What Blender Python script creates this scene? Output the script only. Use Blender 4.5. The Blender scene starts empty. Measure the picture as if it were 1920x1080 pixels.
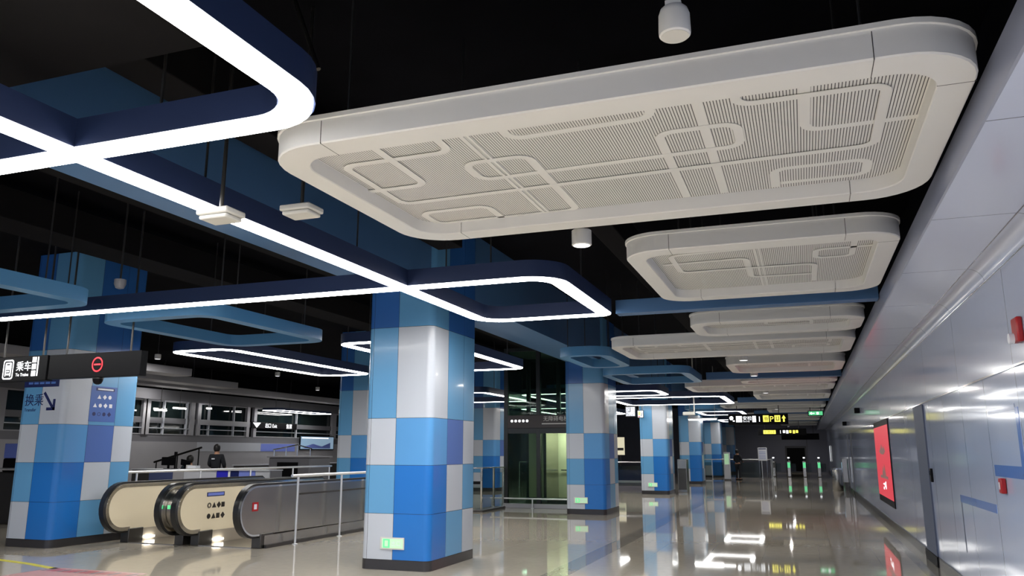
import bpy, math, random
from mathutils import Vector, Matrix
random.seed(7)
S = bpy.context.scene
COL = S.collection
PI = math.pi

# ------------------------------------------------------------------ camera, world, exposure
cd = bpy.data.cameras.new('camera'); cam = bpy.data.objects.new('camera', cd); COL.objects.link(cam)
cd.sensor_width = 36.0; cd.lens = 1481.5 / 1920 * 36
cd.clip_start = 0.05; cd.clip_end = 300
cam.location = (0, 0, 1.55)
cam.rotation_euler = (math.radians(90 + 11.68), 0, math.radians(19.96))
S.camera = cam
w = bpy.data.worlds.new('world'); S.world = w; w.use_nodes = True
w.node_tree.nodes['Background'].inputs[0].default_value = (0.62, 0.72, 0.95, 1)
w.node_tree.nodes['Background'].inputs[1].default_value = 0.6
S.view_settings.view_transform = 'Standard'; S.view_settings.look = 'None'
S.view_settings.gamma = 1.0; S.view_settings.use_curve_mapping = False
S.view_settings.exposure = 0.36
LED = 20.0        # radiance of the light strips

# ------------------------------------------------------------------ materials
def lin(c):
    c = c / 255
    return c / 12.92 if c <= 0.04045 else ((c + 0.055) / 1.055) ** 2.4
def rgb(r, g, b, k=1.0): return (lin(r) * k, lin(g) * k, lin(b) * k, 1)
MATS = {}
def mat(name, col, rough=0.5, metal=0.0, coat=0.0, spec=0.5, emit=None, es=1.0, alpha=None, trans=0.0):
    if name in MATS: return MATS[name]
    m = bpy.data.materials.new(name); m.use_nodes = True
    b = m.node_tree.nodes['Principled BSDF']
    b.inputs['Base Color'].default_value = col
    b.inputs['Roughness'].default_value = rough
    b.inputs['Metallic'].default_value = metal
    b.inputs['Coat Weight'].default_value = coat
    b.inputs['Coat Roughness'].default_value = 0.06
    b.inputs['Specular IOR Level'].default_value = spec
    b.inputs['Transmission Weight'].default_value = trans
    if emit:
        b.inputs['Emission Color'].default_value = emit
        b.inputs['Emission Strength'].default_value = es
    MATS[name] = m
    return m
def vary(m, scale=2.0, amt=0.12, bump=0.0, bscale=40):
    """soft procedural mottling of the base colour and, if asked, a fine bump"""
    nt = m.node_tree; b = nt.nodes['Principled BSDF']
    c = b.inputs['Base Color'].default_value[:]
    tc = nt.nodes.new('ShaderNodeTexCoord'); n = nt.nodes.new('ShaderNodeTexNoise')
    n.inputs['Scale'].default_value = scale; n.inputs['Detail'].default_value = 4
    mx = nt.nodes.new('ShaderNodeMix'); mx.data_type = 'RGBA'
    mx.inputs[6].default_value = (c[0] * (1 - amt), c[1] * (1 - amt), c[2] * (1 - amt), 1)
    mx.inputs[7].default_value = (min(1, c[0] * (1 + amt)), min(1, c[1] * (1 + amt)), min(1, c[2] * (1 + amt)), 1)
    nt.links.new(tc.outputs['Object'], n.inputs['Vector'])
    nt.links.new(n.outputs['Fac'], mx.inputs[0]); nt.links.new(mx.outputs[2], b.inputs['Base Color'])
    if bump:
        n2 = nt.nodes.new('ShaderNodeTexNoise'); n2.inputs['Scale'].default_value = bscale; n2.inputs['Detail'].default_value = 1
        bp = nt.nodes.new('ShaderNodeBump'); bp.inputs['Strength'].default_value = bump; bp.inputs['Distance'].default_value = 0.02
        nt.links.new(tc.outputs['Object'], n2.inputs['Vector'])
        nt.links.new(n2.outputs['Fac'], bp.inputs['Height']); nt.links.new(bp.outputs['Normal'], b.inputs['Normal'])
    return m
def joints(m, specs, dark=0.35):
    """thin darker joint lines: specs = (axis, pitch, offset, width)"""
    nt = m.node_tree; b = nt.nodes['Principled BSDF']
    tc = nt.nodes.new('ShaderNodeTexCoord'); sp = nt.nodes.new('ShaderNodeSeparateXYZ')
    nt.links.new(tc.outputs['Object'], sp.inputs[0])
    prev = None
    for ax, pitch, off, wd in specs:
        a = nt.nodes.new('ShaderNodeMath'); a.operation = 'SUBTRACT'; a.inputs[1].default_value = off
        nt.links.new(sp.outputs[ax], a.inputs[0])
        p = nt.nodes.new('ShaderNodeMath'); p.operation = 'PINGPONG'; p.inputs[1].default_value = pitch / 2
        nt.links.new(a.outputs[0], p.inputs[0])
        l = nt.nodes.new('ShaderNodeMath'); l.operation = 'LESS_THAN'; l.inputs[1].default_value = wd / 2
        nt.links.new(p.outputs[0], l.inputs[0])
        if prev is None: prev = l
        else:
            x = nt.nodes.new('ShaderNodeMath'); x.operation = 'MAXIMUM'
            nt.links.new(prev.outputs[0], x.inputs[0]); nt.links.new(l.outputs[0], x.inputs[1]); prev = x
    src = b.inputs['Base Color'].links[0].from_socket if b.inputs['Base Color'].links else None
    mx = nt.nodes.new('ShaderNodeMix'); mx.data_type = 'RGBA'; mx.blend_type = 'MULTIPLY'
    if src: nt.links.new(src, mx.inputs[6])
    else: mx.inputs[6].default_value = b.inputs['Base Color'].default_value[:]
    mx.inputs[7].default_value = (dark, dark, dark, 1)
    nt.links.new(prev.outputs[0], mx.inputs[0]); nt.links.new(mx.outputs[2], b.inputs['Base Color'])
    return m

M_floor = joints(vary(mat('polished_granite', (0.50, 0.45, 0.37, 1), 0.035, spec=0.55), 9, 0.10), [(0, 0.8, 0.1, 0.005), (1, 0.8, 0.0, 0.005)], 0.85)
M_band = vary(mat('dark_granite', (0.32, 0.295, 0.255, 1), 0.035, spec=0.55), 12, 0.15)
M_wall = joints(vary(mat('enamel_panel', rgb(184, 196, 224), 0.11, coat=0.4), 0.6, 0.05, 0.06, 2.2), [(1, 1.22, 7.32, 0.012)], 0.25)
M_frieze = joints(vary(mat('enamel_frieze', rgb(182, 192, 218), 0.16, coat=0.3), 0.6, 0.05, 0.04, 2.2), [(1, 2.44, 7.32, 0.012)], 0.3)
M_soffit = joints(vary(mat('enamel_soffit', rgb(214, 222, 244), 0.2, coat=0.4), 0.6, 0.05), [(1, 1.83, 6.1, 0.01)], 0.3)
M_fascia = mat('fascia_grey', rgb(150, 156, 178), 0.3)
M_chrome = mat('polished_steel', (0.75, 0.76, 0.78, 1), 0.12, 1.0)
M_rail = mat('satin_rail', (0.82, 0.83, 0.85, 1), 0.38, 0.75)
M_steel = vary(mat('brushed_steel', (0.42, 0.40, 0.37, 1), 0.22, 1.0), 3, 0.15)
M_skirt = vary(mat('skirt_grey', rgb(168, 158, 144), 0.35, 0.2), 3, 0.06)
M_dsteel = mat('dark_steel', (0.10, 0.095, 0.09, 1), 0.35, 0.8)
M_rubber = mat('black_rubber', (0.012, 0.012, 0.013, 1), 0.35)
M_black = mat('black_paint', (0.003, 0.003, 0.004, 1), 0.5, spec=0.15)
M_void = vary(mat('void_black', (0.005, 0.005, 0.007, 1), 0.9, spec=0.05), 1.2, 0.5)
M_duct = vary(mat('void_duct', (0.009, 0.0085, 0.0095, 1), 0.9, spec=0.1), 1.5, 0.3)
M_plinth = mat('plinth_dark', (0.035, 0.033, 0.036, 1), 0.25)
M_white = vary(mat('white_aluminium', (0.82, 0.81, 0.785, 1), 0.45), 1.5, 0.03)
M_cream = vary(mat('cream_enamel', rgb(238, 224, 194), 0.35), 1, 0.04)
M_led = mat('led_diffuser', (0.9, 0.9, 0.9, 1), 0.5, emit=(1.0, 0.985, 0.955, 1), es=LED)
M_led2 = mat('led_diffuser_far', (0.9, 0.9, 0.9, 1), 0.5, emit=(1.0, 0.985, 0.955, 1), es=LED * 0.5)
M_bluehouse = mat('blue_housing', rgb(42, 56, 92), 0.4)
M_bluering = mat('blue_ring_paint', rgb(84, 142, 190), 0.35)
M_bluebeam = vary(mat('blue_beam_paint', rgb(72, 112, 158), 0.5), 1, 0.06)
M_glass = mat('dark_glass', (0.012, 0.02, 0.02, 1), 0.04, spec=0.7, coat=0.5)
M_grey = vary(mat('facade_grey', rgb(158, 158, 164), 0.5), 1.2, 0.08)
M_dgrey = mat('facade_dark', rgb(112, 112, 118), 0.5)
T_G = mat('tile_pale_grey', rgb(192, 198, 208), 0.22, coat=0.1)
T_S = mat('tile_sky_blue', rgb(100, 160, 206), 0.22, coat=0.1)
T_M = mat('tile_mid_blue', rgb(90, 154, 212), 0.22, coat=0.1)
T_D = mat('tile_deep_blue', rgb(34, 114, 196), 0.22, coat=0.1)
T_V = mat('tile_violet_blue', rgb(84, 114, 182), 0.22, coat=0.1)
T_N = mat('tile_navy', rgb(52, 104, 176), 0.22, coat=0.1)
M_red = mat('red_plastic', rgb(170, 16, 24), 0.3)
M_redlit = mat('red_lit', (0.3, 0.02, 0.03, 1), 0.4, emit=(0.70, 0.045, 0.07, 1), es=0.62)
M_redled = mat('red_led', (0.5, 0.02, 0.03, 1), 0.4, emit=(1.0, 0.03, 0.04, 1), es=2.2)
M_whitelit = mat('white_lit', (0.8, 0.8, 0.8, 1), 0.4, emit=(0.95, 0.97, 1.0, 1), es=1.1)
M_yellowlit = mat('yellow_lit', (0.8, 0.75, 0.1, 1), 0.4, emit=(0.95, 0.85, 0.12, 1), es=1.0)
M_greenlit = mat('green_lit', (0.1, 0.6, 0.2, 1), 0.4, emit=(0.15, 0.8, 0.35, 1), es=0.6)
M_palegreen = mat('pale_green_lit', (0.5, 0.75, 0.5, 1), 0.4, emit=(0.45, 0.75, 0.45, 1), es=0.35)
M_comb = mat('comb_lamp', (0.9, 0.9, 0.8, 1), 0.4, emit=(1, 0.97, 0.85, 1), es=14)
M_print = mat('print_navy', rgb(16, 32, 92), 0.4)
M_printw = mat('print_white', rgb(235, 238, 245), 0.4)
M_motif = mat('motif_blue', rgb(96, 132, 205), 0.14, coat=0.4)
M_motif2 = mat('motif_grey', rgb(150, 164, 200), 0.14, coat=0.4)
M_wallgrey = mat('strip_grey', rgb(92, 100, 120), 0.5, spec=0.2)
M_yellow = mat('yellow_tape', rgb(210, 200, 60), 0.4)
M_pinktape = mat('pink_sticker', rgb(196, 150, 145), 0.4)
M_cloth = vary(mat('dark_cloth', (0.012, 0.014, 0.02, 1), 0.85), 9, 0.3)
M_cloth2 = vary(mat('teal_cloth', (0.018, 0.032, 0.045, 1), 0.85), 9, 0.3)
M_skin = mat('skin', rgb(200, 150, 120), 0.5)
M_hair = mat('hair', (0.008, 0.007, 0.007, 1), 0.5)
M_cblue = mat('counter_blue', rgb(44, 44, 190), 0.35)
M_clav = mat('counter_lavender', rgb(120, 138, 220), 0.35)
M_cpale = mat('counter_pale', rgb(186, 190, 200), 0.35)
M_cnavy = mat('counter_slate', rgb(70, 80, 120), 0.35)
M_plastic = mat('off_white_plastic', rgb(214, 212, 206), 0.4)
M_screen = mat('screen_blue', (0.1, 0.2, 0.3, 1), 0.3, emit=(0.30, 0.42, 0.55, 1), es=0.5)
# glass: clear panes and the lift's green glass
def glassmat(name, tint, fac):
    m = bpy.data.materials.new(name); m.use_nodes = True; nt = m.node_tree
    b = nt.nodes['Principled BSDF']; o = nt.nodes['Material Output']
    b.inputs['Base Color'].default_value = (0.02, 0.03, 0.03, 1); b.inputs['Roughness'].default_value = 0.03
    t = nt.nodes.new('ShaderNodeBsdfTransparent'); t.inputs[0].default_value = tint
    x = nt.nodes.new('ShaderNodeMixShader'); x.inputs[0].default_value = fac
    nt.links.new(t.outputs[0], x.inputs[1]); nt.links.new(b.outputs[0], x.inputs[2]); nt.links.new(x.outputs[0], o.inputs[0])
    return m
M_clear = glassmat('clear_glass', (0.85, 0.9, 0.88, 1), 0.22)
M_green = glassmat('green_glass', (0.70, 0.82, 0.74, 1), 0.2)
# slotted ceiling sheet: fine slots that run along the hall
M_slot = bpy.data.materials.new('slotted_sheet'); M_slot.use_nodes = True
def _slot():
    nt = M_slot.node_tree; b = nt.nodes['Principled BSDF']; b.inputs['Roughness'].default_value = 0.5
    tc = nt.nodes.new('ShaderNodeTexCoord'); sp = nt.nodes.new('ShaderNodeSeparateXYZ')
    p = nt.nodes.new('ShaderNodeMath'); p.operation = 'PINGPONG'; p.inputs[1].default_value = 0.0085
    l = nt.nodes.new('ShaderNodeMath'); l.operation = 'LESS_THAN'; l.inputs[1].default_value = 0.0023
    mx = nt.nodes.new('ShaderNodeMix'); mx.data_type = 'RGBA'
    mx.inputs[6].default_value = (0.79, 0.78, 0.755, 1); mx.inputs[7].default_value = (0.03, 0.03, 0.03, 1)
    nt.links.new(tc.outputs['Object'], sp.inputs[0]); nt.links.new(sp.outputs[0], p.inputs[0])
    nt.links.new(p.outputs[0], l.inputs[0]); nt.links.new(l.outputs[0], mx.inputs[0]); nt.links.new(mx.outputs[2], b.inputs['Base Color'])
_slot()

# ------------------------------------------------------------------ mesh helpers
class MB:
    def __init__(s): s.v = []; s.f = []; s.m = []; s.mats = []
    def mi(s, m):
        if m not in s.mats: s.mats.append(m)
        return s.mats.index(m)
    def add(s, vs, fs, m):
        o = len(s.v); k = s.mi(m)
        s.v += [tuple(v) for v in vs]
        for f in fs: s.f.append(tuple(i + o for i in f)); s.m.append(k)
        return s
    def box(s, x0, x1, y0, y1, z0, z1, m):
        vs = [(x, y, z) for z in (z0, z1) for y in (y0, y1) for x in (x0, x1)]
        return s.add(vs, [(0, 2, 3, 1), (4, 5, 7, 6), (0, 1, 5, 4), (2, 6, 7, 3), (0, 4, 6, 2), (1, 3, 7, 5)], m)
    def quad(s, a, b, c, d, m): return s.add([a, b, c, d], [(0, 1, 2, 3)], m)
    def tube(s, p, q, r, m, n=12, r2=None):
        p = Vector(p); q = Vector(q); d = (q - p).normalized()
        u = d.orthogonal().normalized(); v = d.cross(u); r2 = r if r2 is None else r2
        vs = []
        for c, rr in ((p, r), (q, r2)):
            for i in range(n):
                a = 2 * PI * i / n; vs.append(c + u * (rr * math.cos(a)) + v * (rr * math.sin(a)))
        fs = [(i, (i + 1) % n, n + (i + 1) % n, n + i) for i in range(n)] + [tuple(range(n))[::-1], tuple(range(n, 2 * n))]
        return s.add(vs, fs, m)
    def lathe(s, c, prof, m, n=24):
        """profile of (radius, z) turned round a vertical axis"""
        vs = []; fs = []
        for r, z in prof:
            for i in range(n):
                a = 2 * PI * i / n; vs.append((c[0] + r * math.cos(a), c[1] + r * math.sin(a), c[2] + z))
        for k in range(len(prof) - 1):
            for i in range(n):
                j = (i + 1) % n; fs.append((k * n + i, k * n + j, (k + 1) * n + j, (k + 1) * n + i))
        fs.append(tuple(range(n))[::-1]); fs.append(tuple(range((len(prof) - 1) * n, len(prof) * n)))
        return s.add(vs, fs, m)
    def prism(s, poly, fn, a, b, m):
        """polygon in a plane, pushed from a to b; fn(u, v, t) -> point"""
        n = len(poly)
        vs = [fn(u, v, a) for u, v in poly] + [fn(u, v, b) for u, v in poly]
        fs = [tuple(range(n))[::-1], tuple(range(n, 2 * n))] + [(i, (i + 1) % n, n + (i + 1) % n, n + i) for i in range(n)]
        return s.add(vs, fs, m)
    def strip(s, L, R, z0, z1, m, closed):
        """solid band between two outlines L and R (lists of xy) from z0 to z1"""
        n = len(L); vs = [(x, y, z0) for x, y in L] + [(x, y, z0) for x, y in R] + [(x, y, z1) for x, y in R] + [(x, y, z1) for x, y in L]
        fs = []
        for i in range(n if closed else n - 1):
            j = (i + 1) % n
            for a in range(4):
                b = (a + 1) % 4; fs.append((a * n + i, a * n + j, b * n + j, b * n + i))
        if not closed: fs += [(0, n, 2 * n, 3 * n), (n - 1, 4 * n - 1, 3 * n - 1, 2 * n - 1)]
        return s.add(vs, fs, m)
    def build(s, name, parent=None, smooth=35, bevel=0):
        me = bpy.data.meshes.new(name); me.from_pydata(s.v, [], s.f)
        for m in s.mats: me.materials.append(m)
        me.polygons.foreach_set('material_index', s.m)
        me.validate(); me.update()
        if smooth:
            me.shade_smooth(); me.set_sharp_from_angle(angle=math.radians(smooth))
        o = bpy.data.objects.new(name, me); COL.objects.link(o)
        import bmesh
        bm = bmesh.new(); bm.from_mesh(me); bmesh.ops.recalc_face_normals(bm, faces=bm.faces); bm.to_mesh(me); bm.free()
        if parent: o.parent = parent
        if bevel:
            md = o.modifiers.new('bevel', 'BEVEL'); md.width = bevel; md.segments = 2; md.limit_method = 'ANGLE'
        return o
def tag(o, label, cat, group=None):
    o['label'] = label; o['category'] = cat; o['kind'] = 'thing'
    if group: o['group'] = group
    return o
def thing(name, label, cat, loc=(0, 0, 0), group=None):
    o = bpy.data.objects.new(name, None); COL.objects.link(o); o.location = loc; o.empty_display_size = 0.1
    return tag(o, label, cat, group)
def struct(o): o['kind'] = 'structure'; return o
def dup(root, loc, label, group=None, cat=None):
    r = root.copy(); COL.objects.link(r); r.location = loc; r['label'] = label
    if group: r['group'] = group
    for ch in list(root.children):
        c = ch.copy(); COL.objects.link(c); c.parent = r
        for g in ch.children:
            d = g.copy(); COL.objects.link(d); d.parent = c
    return r
def fillet(pts, r, closed=False, n=8):
    out = []; N = len(pts)
    for i, p in enumerate(pts):
        if not closed and i in (0, N - 1): out.append(tuple(p)); continue
        rr = r[i] if isinstance(r, (list, tuple)) else r
        a = Vector(pts[i - 1]); b = Vector(p); c = Vector(pts[(i + 1) % N])
        d1 = (a - b).normalized(); d2 = (c - b).normalized()
        ang = d1.angle(d2); t = rr / math.tan(ang / 2)
        t = min(t, (a - b).length * 0.49, (c - b).length * 0.49); R = t * math.tan(ang / 2)
        ce = b + (d1 + d2).normalized() * (R / math.sin(ang / 2))
        s = b + d1 * t - ce; e = b + d2 * t - ce
        full = s.angle_signed(e)
        for k in range(n + 1):
            q = s.copy(); q.rotate(Matrix.Rotation(-full * k / n, 2)) if False else None
            th = -full * k / n
            out.append((ce.x + s.x * math.cos(th) - s.y * math.sin(th), ce.y + s.x * math.sin(th) + s.y * math.cos(th)))
    return out
def offset(path, d, closed=False):
    n = len(path); out = []
    for i in range(n):
        a = Vector(path[i - 1] if (i or closed) else path[0]); b = Vector(path[i]); c = Vector(path[(i + 1) % n] if (i < n - 1 or closed) else path[-1])
        t1 = (b - a); t2 = (c - b)
        if t1.length < 1e-9: t1 = t2
        if t2.length < 1e-9: t2 = t1
        t1.normalize(); t2.normalize()
        n1 = Vector((-t1.y, t1.x)); n2 = Vector((-t2.y, t2.x)); m = n1 + n2
        m = m / max(1e-6, m.length); k = d / max(0.35, m.dot(n1))
        out.append((b.x + m.x * k, b.y + m.y * k))
    return out
def rect(x0, x1, y0, y1): return [(x0, y0), (x1, y0), (x1, y1), (x0, y1)]
def rrect(x0, x1, y0, y1, r, n=8): return fillet(rect(x0, x1, y0, y1), r, True, n)
def text(mb, body, size, origin, right, up, m, lift=0.0, thick=0.003, align='LEFT'):
    """writing as thin solid letters"""
    c = bpy.data.curves.new('letters', 'FONT'); c.body = body; c.size = size; c.extrude = thick / 2; c.align_x = align; c.resolution_u = 3
    o = bpy.data.objects.new('letters', c); COL.objects.link(o)
    dg = bpy.context.evaluated_depsgraph_get(); me = bpy.data.meshes.new_from_object(o.evaluated_get(dg))
    R = Vector(right); U = Vector(up); N = R.cross(U); O = Vector(origin)
    mb.add([O + R * v.co.x + U * v.co.y + N * (v.co.z + lift) for v in me.vertices], [tuple(p.vertices) for p in me.polygons], m)
    bpy.data.objects.remove(o); bpy.data.curves.remove(c); bpy.data.meshes.remove(me)
    return mb

# ------------------------------------------------------------------ setting: floor, walls, ceiling
YB, YE = -6.0, 66.0
PIT = (-11.05, -8.62, 13.3, 21.0)
b = MB()
xs = [-40, PIT[0], PIT[1], 1.75]; ys = [YB, PIT[2], PIT[3], YE]
for i in range(3):
    for j in range(3):
        if i == 1 and j == 1: continue
        b.box(xs[i], xs[i + 1], ys[j], ys[j + 1], -0.2, 0, M_floor)
struct(b.build('floor', smooth=0))
b = MB(); b.box(-3.27, -2.95, YB, YE, 0.0, 0.0015, M_band); b.box(1.35, 1.6, YB, YE, 0.0, 0.0015, M_band)
struct(b.build('floor_border_band', smooth=0))
b = MB()
b.box(PIT[0] - .1, PIT[0], PIT[2] - .1, PIT[3] + .1, -4, -0.2, M_dgrey); b.box(PIT[1], PIT[1] + .1, PIT[2] - .1, PIT[3] + .1, -4, -0.2, M_dgrey)
b.box(PIT[0], PIT[1], PIT[3], PIT[3] + .1, -4, -0.2, M_dgrey); b.box(PIT[0] - .1, PIT[1] + .1, PIT[2] - .1, PIT[3] + .1, -4.1, -4, M_dgrey)
struct(b.build('wall_escalator_pit', smooth=0))
XW = 1.62
b = MB(); b.box(XW, XW + .3, YB, YE, 0, 2.21, M_wall)
wall_r = struct(b.build('wall_right', smooth=0))
b = MB(); b.box(XW - 0.006, XW + .3, YB, YE, 2.225, 3.16 + .4, M_frieze)
struct(b.build('wall_right_frieze', smooth=0))
b = MB(); b.box(XW - 0.02, XW, YB, YE, 0, 0.14, M_plinth)
struct(b.build('baseboard_right', smooth=0))
b = MB(); b.box(XW - 0.012, XW + .2, YB, YE, 2.21, 2.226, M_chrome)
struct(b.build('trim_1', smooth=0))
# bulkhead along the right wall: soffit with a coved edge and a fascia
prof = [(XW - .006, 3.02)] + [(XW - .006 - .14 + .14 * math.cos(a * PI / 16), 3.02 + .14 * math.sin(a * PI / 16)) for a in range(1, 9)] + [(0.96, 3.16), (0.95, 3.17), (0.95, 3.37), (1.05, 3.39), (XW - .006, 3.39)]
b = MB(); n = len(prof)
vs = [(x, YB, z) for x, z in prof] + [(x, YE, z) for x, z in prof]
b.add(vs, [(i, i + 1, n + i + 1, n + i) for i in range(n - 5)] + [(n - 1, 0, n, 2 * n - 1)], M_soffit)
b.add(vs, [(i, i + 1, n + i + 1, n + i) for i in range(n - 5, n - 1)], M_fascia)
struct(b.build('ceiling_bulkhead_right'))
b = MB(); b.tube((XW - .012, YB, 3.03), (XW - .012, YE, 3.03), 0.006, M_chrome, 8); b.tube((XW - .135, YB, 3.158), (XW - .135, YE, 3.158), 0.005, M_chrome, 8)
struct(b.build('trim_2'))
b = MB(); b.box(XW - .006, XW + .3, YB, YE, 3.56, 5.0, M_void)
struct(b.build('wall_right_upper', smooth=0))
b = MB(); b.box(-40, 1.95, YB, YE, 5.0, 5.2, M_void)
struct(b.build('ceiling', smooth=0))
# end wall with its dark openings
M_end = vary(mat('end_wall', rgb(150, 152, 170), 0.35), 0.7, 0.08)
b = MB(); b.box(-40, 1.95, YE, YE + .3, 0, 5, M_end); struct(b.build('wall_back', smooth=0))
b = MB(); b.box(-1.45, 0.1, YE - .04, YE, 0.0, 1.95, M_dgrey); d = struct(b.build('door_1', smooth=0))
b = MB(); b.box(-1.32, -0.02, YE - .06, YE - .03, 0.05, 1.8, M_black); b.build('door_leaf', d, smooth=0)
b = MB(); b.box(0.15, 0.19, YE - .02, YE, 0, 3.0, M_dgrey); struct(b.build('trim_3', smooth=0))

# right wall: graphic motif, dark pilaster strip
b = MB()
def wq(y0, y1, z0, z1, m=M_motif, t=0.003): b.box(XW - t, XW + .002, y0, y1, z0, z1, m)
wq(7.36, 7.46, 1.36, 1.90); wq(7.46, 8.46, 1.33, 1.43); wq(7.36, 7.46, 1.33, 1.37)
wq(7.46, 8.46, 1.88, 1.93, M_motif2); wq(8.58, 10.42, 0.99, 1.07)
wq(10.36, 10.42, 0.45, 0.99, M_wallgrey, 0.0015)
b.build('route_motif', wall_r, smooth=0)
b = MB(); b.box(XW - .02, XW, 12.62, 13.62, 0.14, 2.2, M_wallgrey); p = b.build('pilaster_panel', wall_r, smooth=0)
b = MB(); b.box(XW - .035, XW, 12.55, 13.68, 0, 0.14, M_black); b.build('pilaster_base', wall_r, smooth=0)
b = MB()
for y in (32.0, 34.5): b.box(XW - .02, XW, y, y + .25, 0.0, 2.2, M_dgrey)
b.build('door_jamb_strip', wall_r, smooth=0)

# ------------------------------------------------------------------ columns
def column(loc, label):
    W, D, R, H = 1.03, 1.57, 0.10, 4.99
    root = thing('tiled_column', label, 'column', loc, 'blue and white tiled columns')
    # perimeter from the front-left corner, anticlockwise seen from above
    per = fillet(rect(0, W, 0, D), R, True, 6)
    start = min(range(len(per)), key=lambda i: abs(per[i][0] - R) + abs(per[i][1]))
    per = per[start:] + per[:start]
    def col(x, y, r):
        L1 = [T_G, T_S, T_G, T_S, T_N]; L2 = [T_D, T_D, T_M, T_G, T_S]; L3 = [T_S, T_G, T_V, T_S, T_N]; L4 = [T_G, T_S, T_G, T_S, T_N]
        if y < R and x < 0.49: return L1[r]
        if x > W / 2: return (L2 if y < 0.52 else L3 if y < 1.08 else L4)[r]
        if y > D - R: return (L1 if x > .49 else L2)[r]
        return (L1 if y < .52 else L3 if y < 1.08 else L4)[r]
    def split(p, q):
        cuts = []
        for ax, vals in ((0, (0.49,)), (1, (0.52, 1.08))):
            for v in vals:
                if (p[ax] - v) * (q[ax] - v) < -1e-9: cuts.append((v - p[ax]) / (q[ax] - p[ax]))
        ts = [0] + sorted(cuts) + [1]
        return [((p[0] + (q[0] - p[0]) * a, p[1] + (q[1] - p[1]) * a), (p[0] + (q[0] - p[0]) * c, p[1] + (q[1] - p[1]) * c)) for a, c in zip(ts, ts[1:])]
    b = MB(); zs = [0.13, 0.725, 1.365, 2.0, 3.27, H]
    inner = offset(per, 0.006, True)
    b.prism(inner, lambda u, v, t: (u, v, t), 0.0, H, M_plinth)
    g = 0.0025
    n = len(per); segs = []
    for i in range(n):
        for s in split(per[i], per[(i + 1) % n]): segs.append(s)
    for r in range(5):
        # group neighbouring segments that carry the same tile
        run = []
        def flush(run, m):
            if not run: return
            pts = [run[0][0]] + [s[1] for s in run]
            def pull(p, q):
                d = Vector(q) - Vector(p); l = d.length
                return tuple(Vector(p) + d * min(0.4, g / max(l, 1e-6)))
            pts[0] = pull(pts[0], pts[1]); pts[-1] = pull(pts[-1], pts[-2])
            z0, z1 = zs[r] + g, zs[r + 1] - g
            k = len(pts)
            b.add([(x, y, z0) for x, y in pts] + [(x, y, z1) for x, y in pts], [(i, i + 1, k + i + 1, k + i) for i in range(k - 1)], m)
        cur = None
        for s in segs:
            mx, my = (s[0][0] + s[1][0]) / 2, (s[0][1] + s[1][1]) / 2
            key = (col(mx, my, r), 0 if (my < R and mx < .49) else 1 if (mx > W / 2 and my < .52) else 2 if (mx > W / 2 and my < 1.08) else 3 if mx > W / 2 else 4 if my > D - R else 5)
            if key != cur:
                if cur: flush(run, cur[0])
                run = []; cur = key
            run.append(s)
        flush(run, cur[0])
    b.build('cladding', root)
    b = MB(); b.prism(offset(per, -0.004, True), lambda u, v, t: (u, v, t), 0, 0.125, M_plinth); b.build('plinth', root)
    return root
c0 = column((-5.77, 9.85, 0), 'blue and white tiled column nearest the camera, below the glowing crossed light strips')
for y, l in ((19.9, 'second tiled column from the camera in the right row, just right of the glass lift'),
             (30.0, 'third tiled column from the camera in the right row, behind a hanging clock'),
             (40.0, 'fourth tiled column from the camera in the right row, between third and fifth'),
             (50.0, 'fifth tiled column from the camera in the right row, left of the white kiosk'),
             (60.0, 'farthest tiled column of the right row, close to the dark end wall')):
    dup(c0, (-5.77 if y < 25 else -5.8, y, 0), l)
cl = dup(c0, (-12.70, 10.05, 0), 'tiled column beside the escalators, with transfer arrow and notice on it')
for y, l in ((20.0, 'tiled column of the left row half hidden behind the nearest column'),
             (30.0, 'tiled column of the left row seen just left of the glass lift'),
             (40.0, 'fourth tiled column of the left row, beyond the glass lift'),
             (50.0, 'tiled column of the left row seen in the gap beside a cream lit board')):
    dup(c0, (-12.63, y, 0), l)
# writing and notice on the left column
b = MB()
X0, Y0 = -12.70, 10.05
b.box(X0 + .06, X0 + .86, Y0 - .004, Y0 + .002, 2.63, 2.76, M_print)
[b.box(X0 + .16 + k * .13, X0 + .26 + k * .13, Y0 - .006, Y0 - .003, 2.68, 2.715, M_motif) for k in range(5)]
text(b, '换乘', .22, (X0 + .11, Y0 - .002, 2.33), (1, 0, 0), (0, 0, 1), M_print)
text(b, 'Transfer', .08, (X0 + .12, Y0 - .002, 2.22), (1, 0, 0), (0, 0, 1), M_print)
def pl(*p): return [(X0 + x - .03, z) for x, z in p]
fn = lambda u, v, t: (u, t, v)
b.prism(pl((.56, 2.52), (.60, 2.55), (.82, 2.29), (.78, 2.26)), fn, Y0 - .005, Y0 - .001, M_print)
b.prism(pl((.85, 2.23), (.85, 2.42), (.80, 2.42), (.80, 2.23)), fn, Y0 - .005, Y0 - .001, M_print)
b.prism(pl((.85, 2.23), (.85, 2.28), (.66, 2.28), (.66, 2.23)), fn, Y0 - .005, Y0 - .001, M_print)
tr = b.build('transfer_lettering', cl, smooth=0)
tr.matrix_parent_inverse = Matrix.Translation((-X0, -Y0, 0)); tr['label'] = 'navy transfer lettering with down-right arrow'
b = MB(); X1 = X0 + 1.03 + .002
b.box(X1 - .004, X1 + .003, 10.56, 11.12, 2.06, 2.68, T_V)
b.box(X1, X1 + .006, 10.66, 11.06, 2.60, 2.655, M_print); b.box(X1 + .005, X1 + .008, 10.69, 11.03, 2.615, 2.642, M_printw)
for j, row in enumerate(('   ▲ ◆ ●', '▲ ● ◆ ■', '● ○ ● ◆')):
    text(b, row, .09, (X1 + .004, 10.62, 2.46 - j * .15), (0, 1, 0), (0, 0, 1), M_printw if j < 2 else M_print)
nt_ = b.build('safety_notice', cl, smooth=0)
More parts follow.
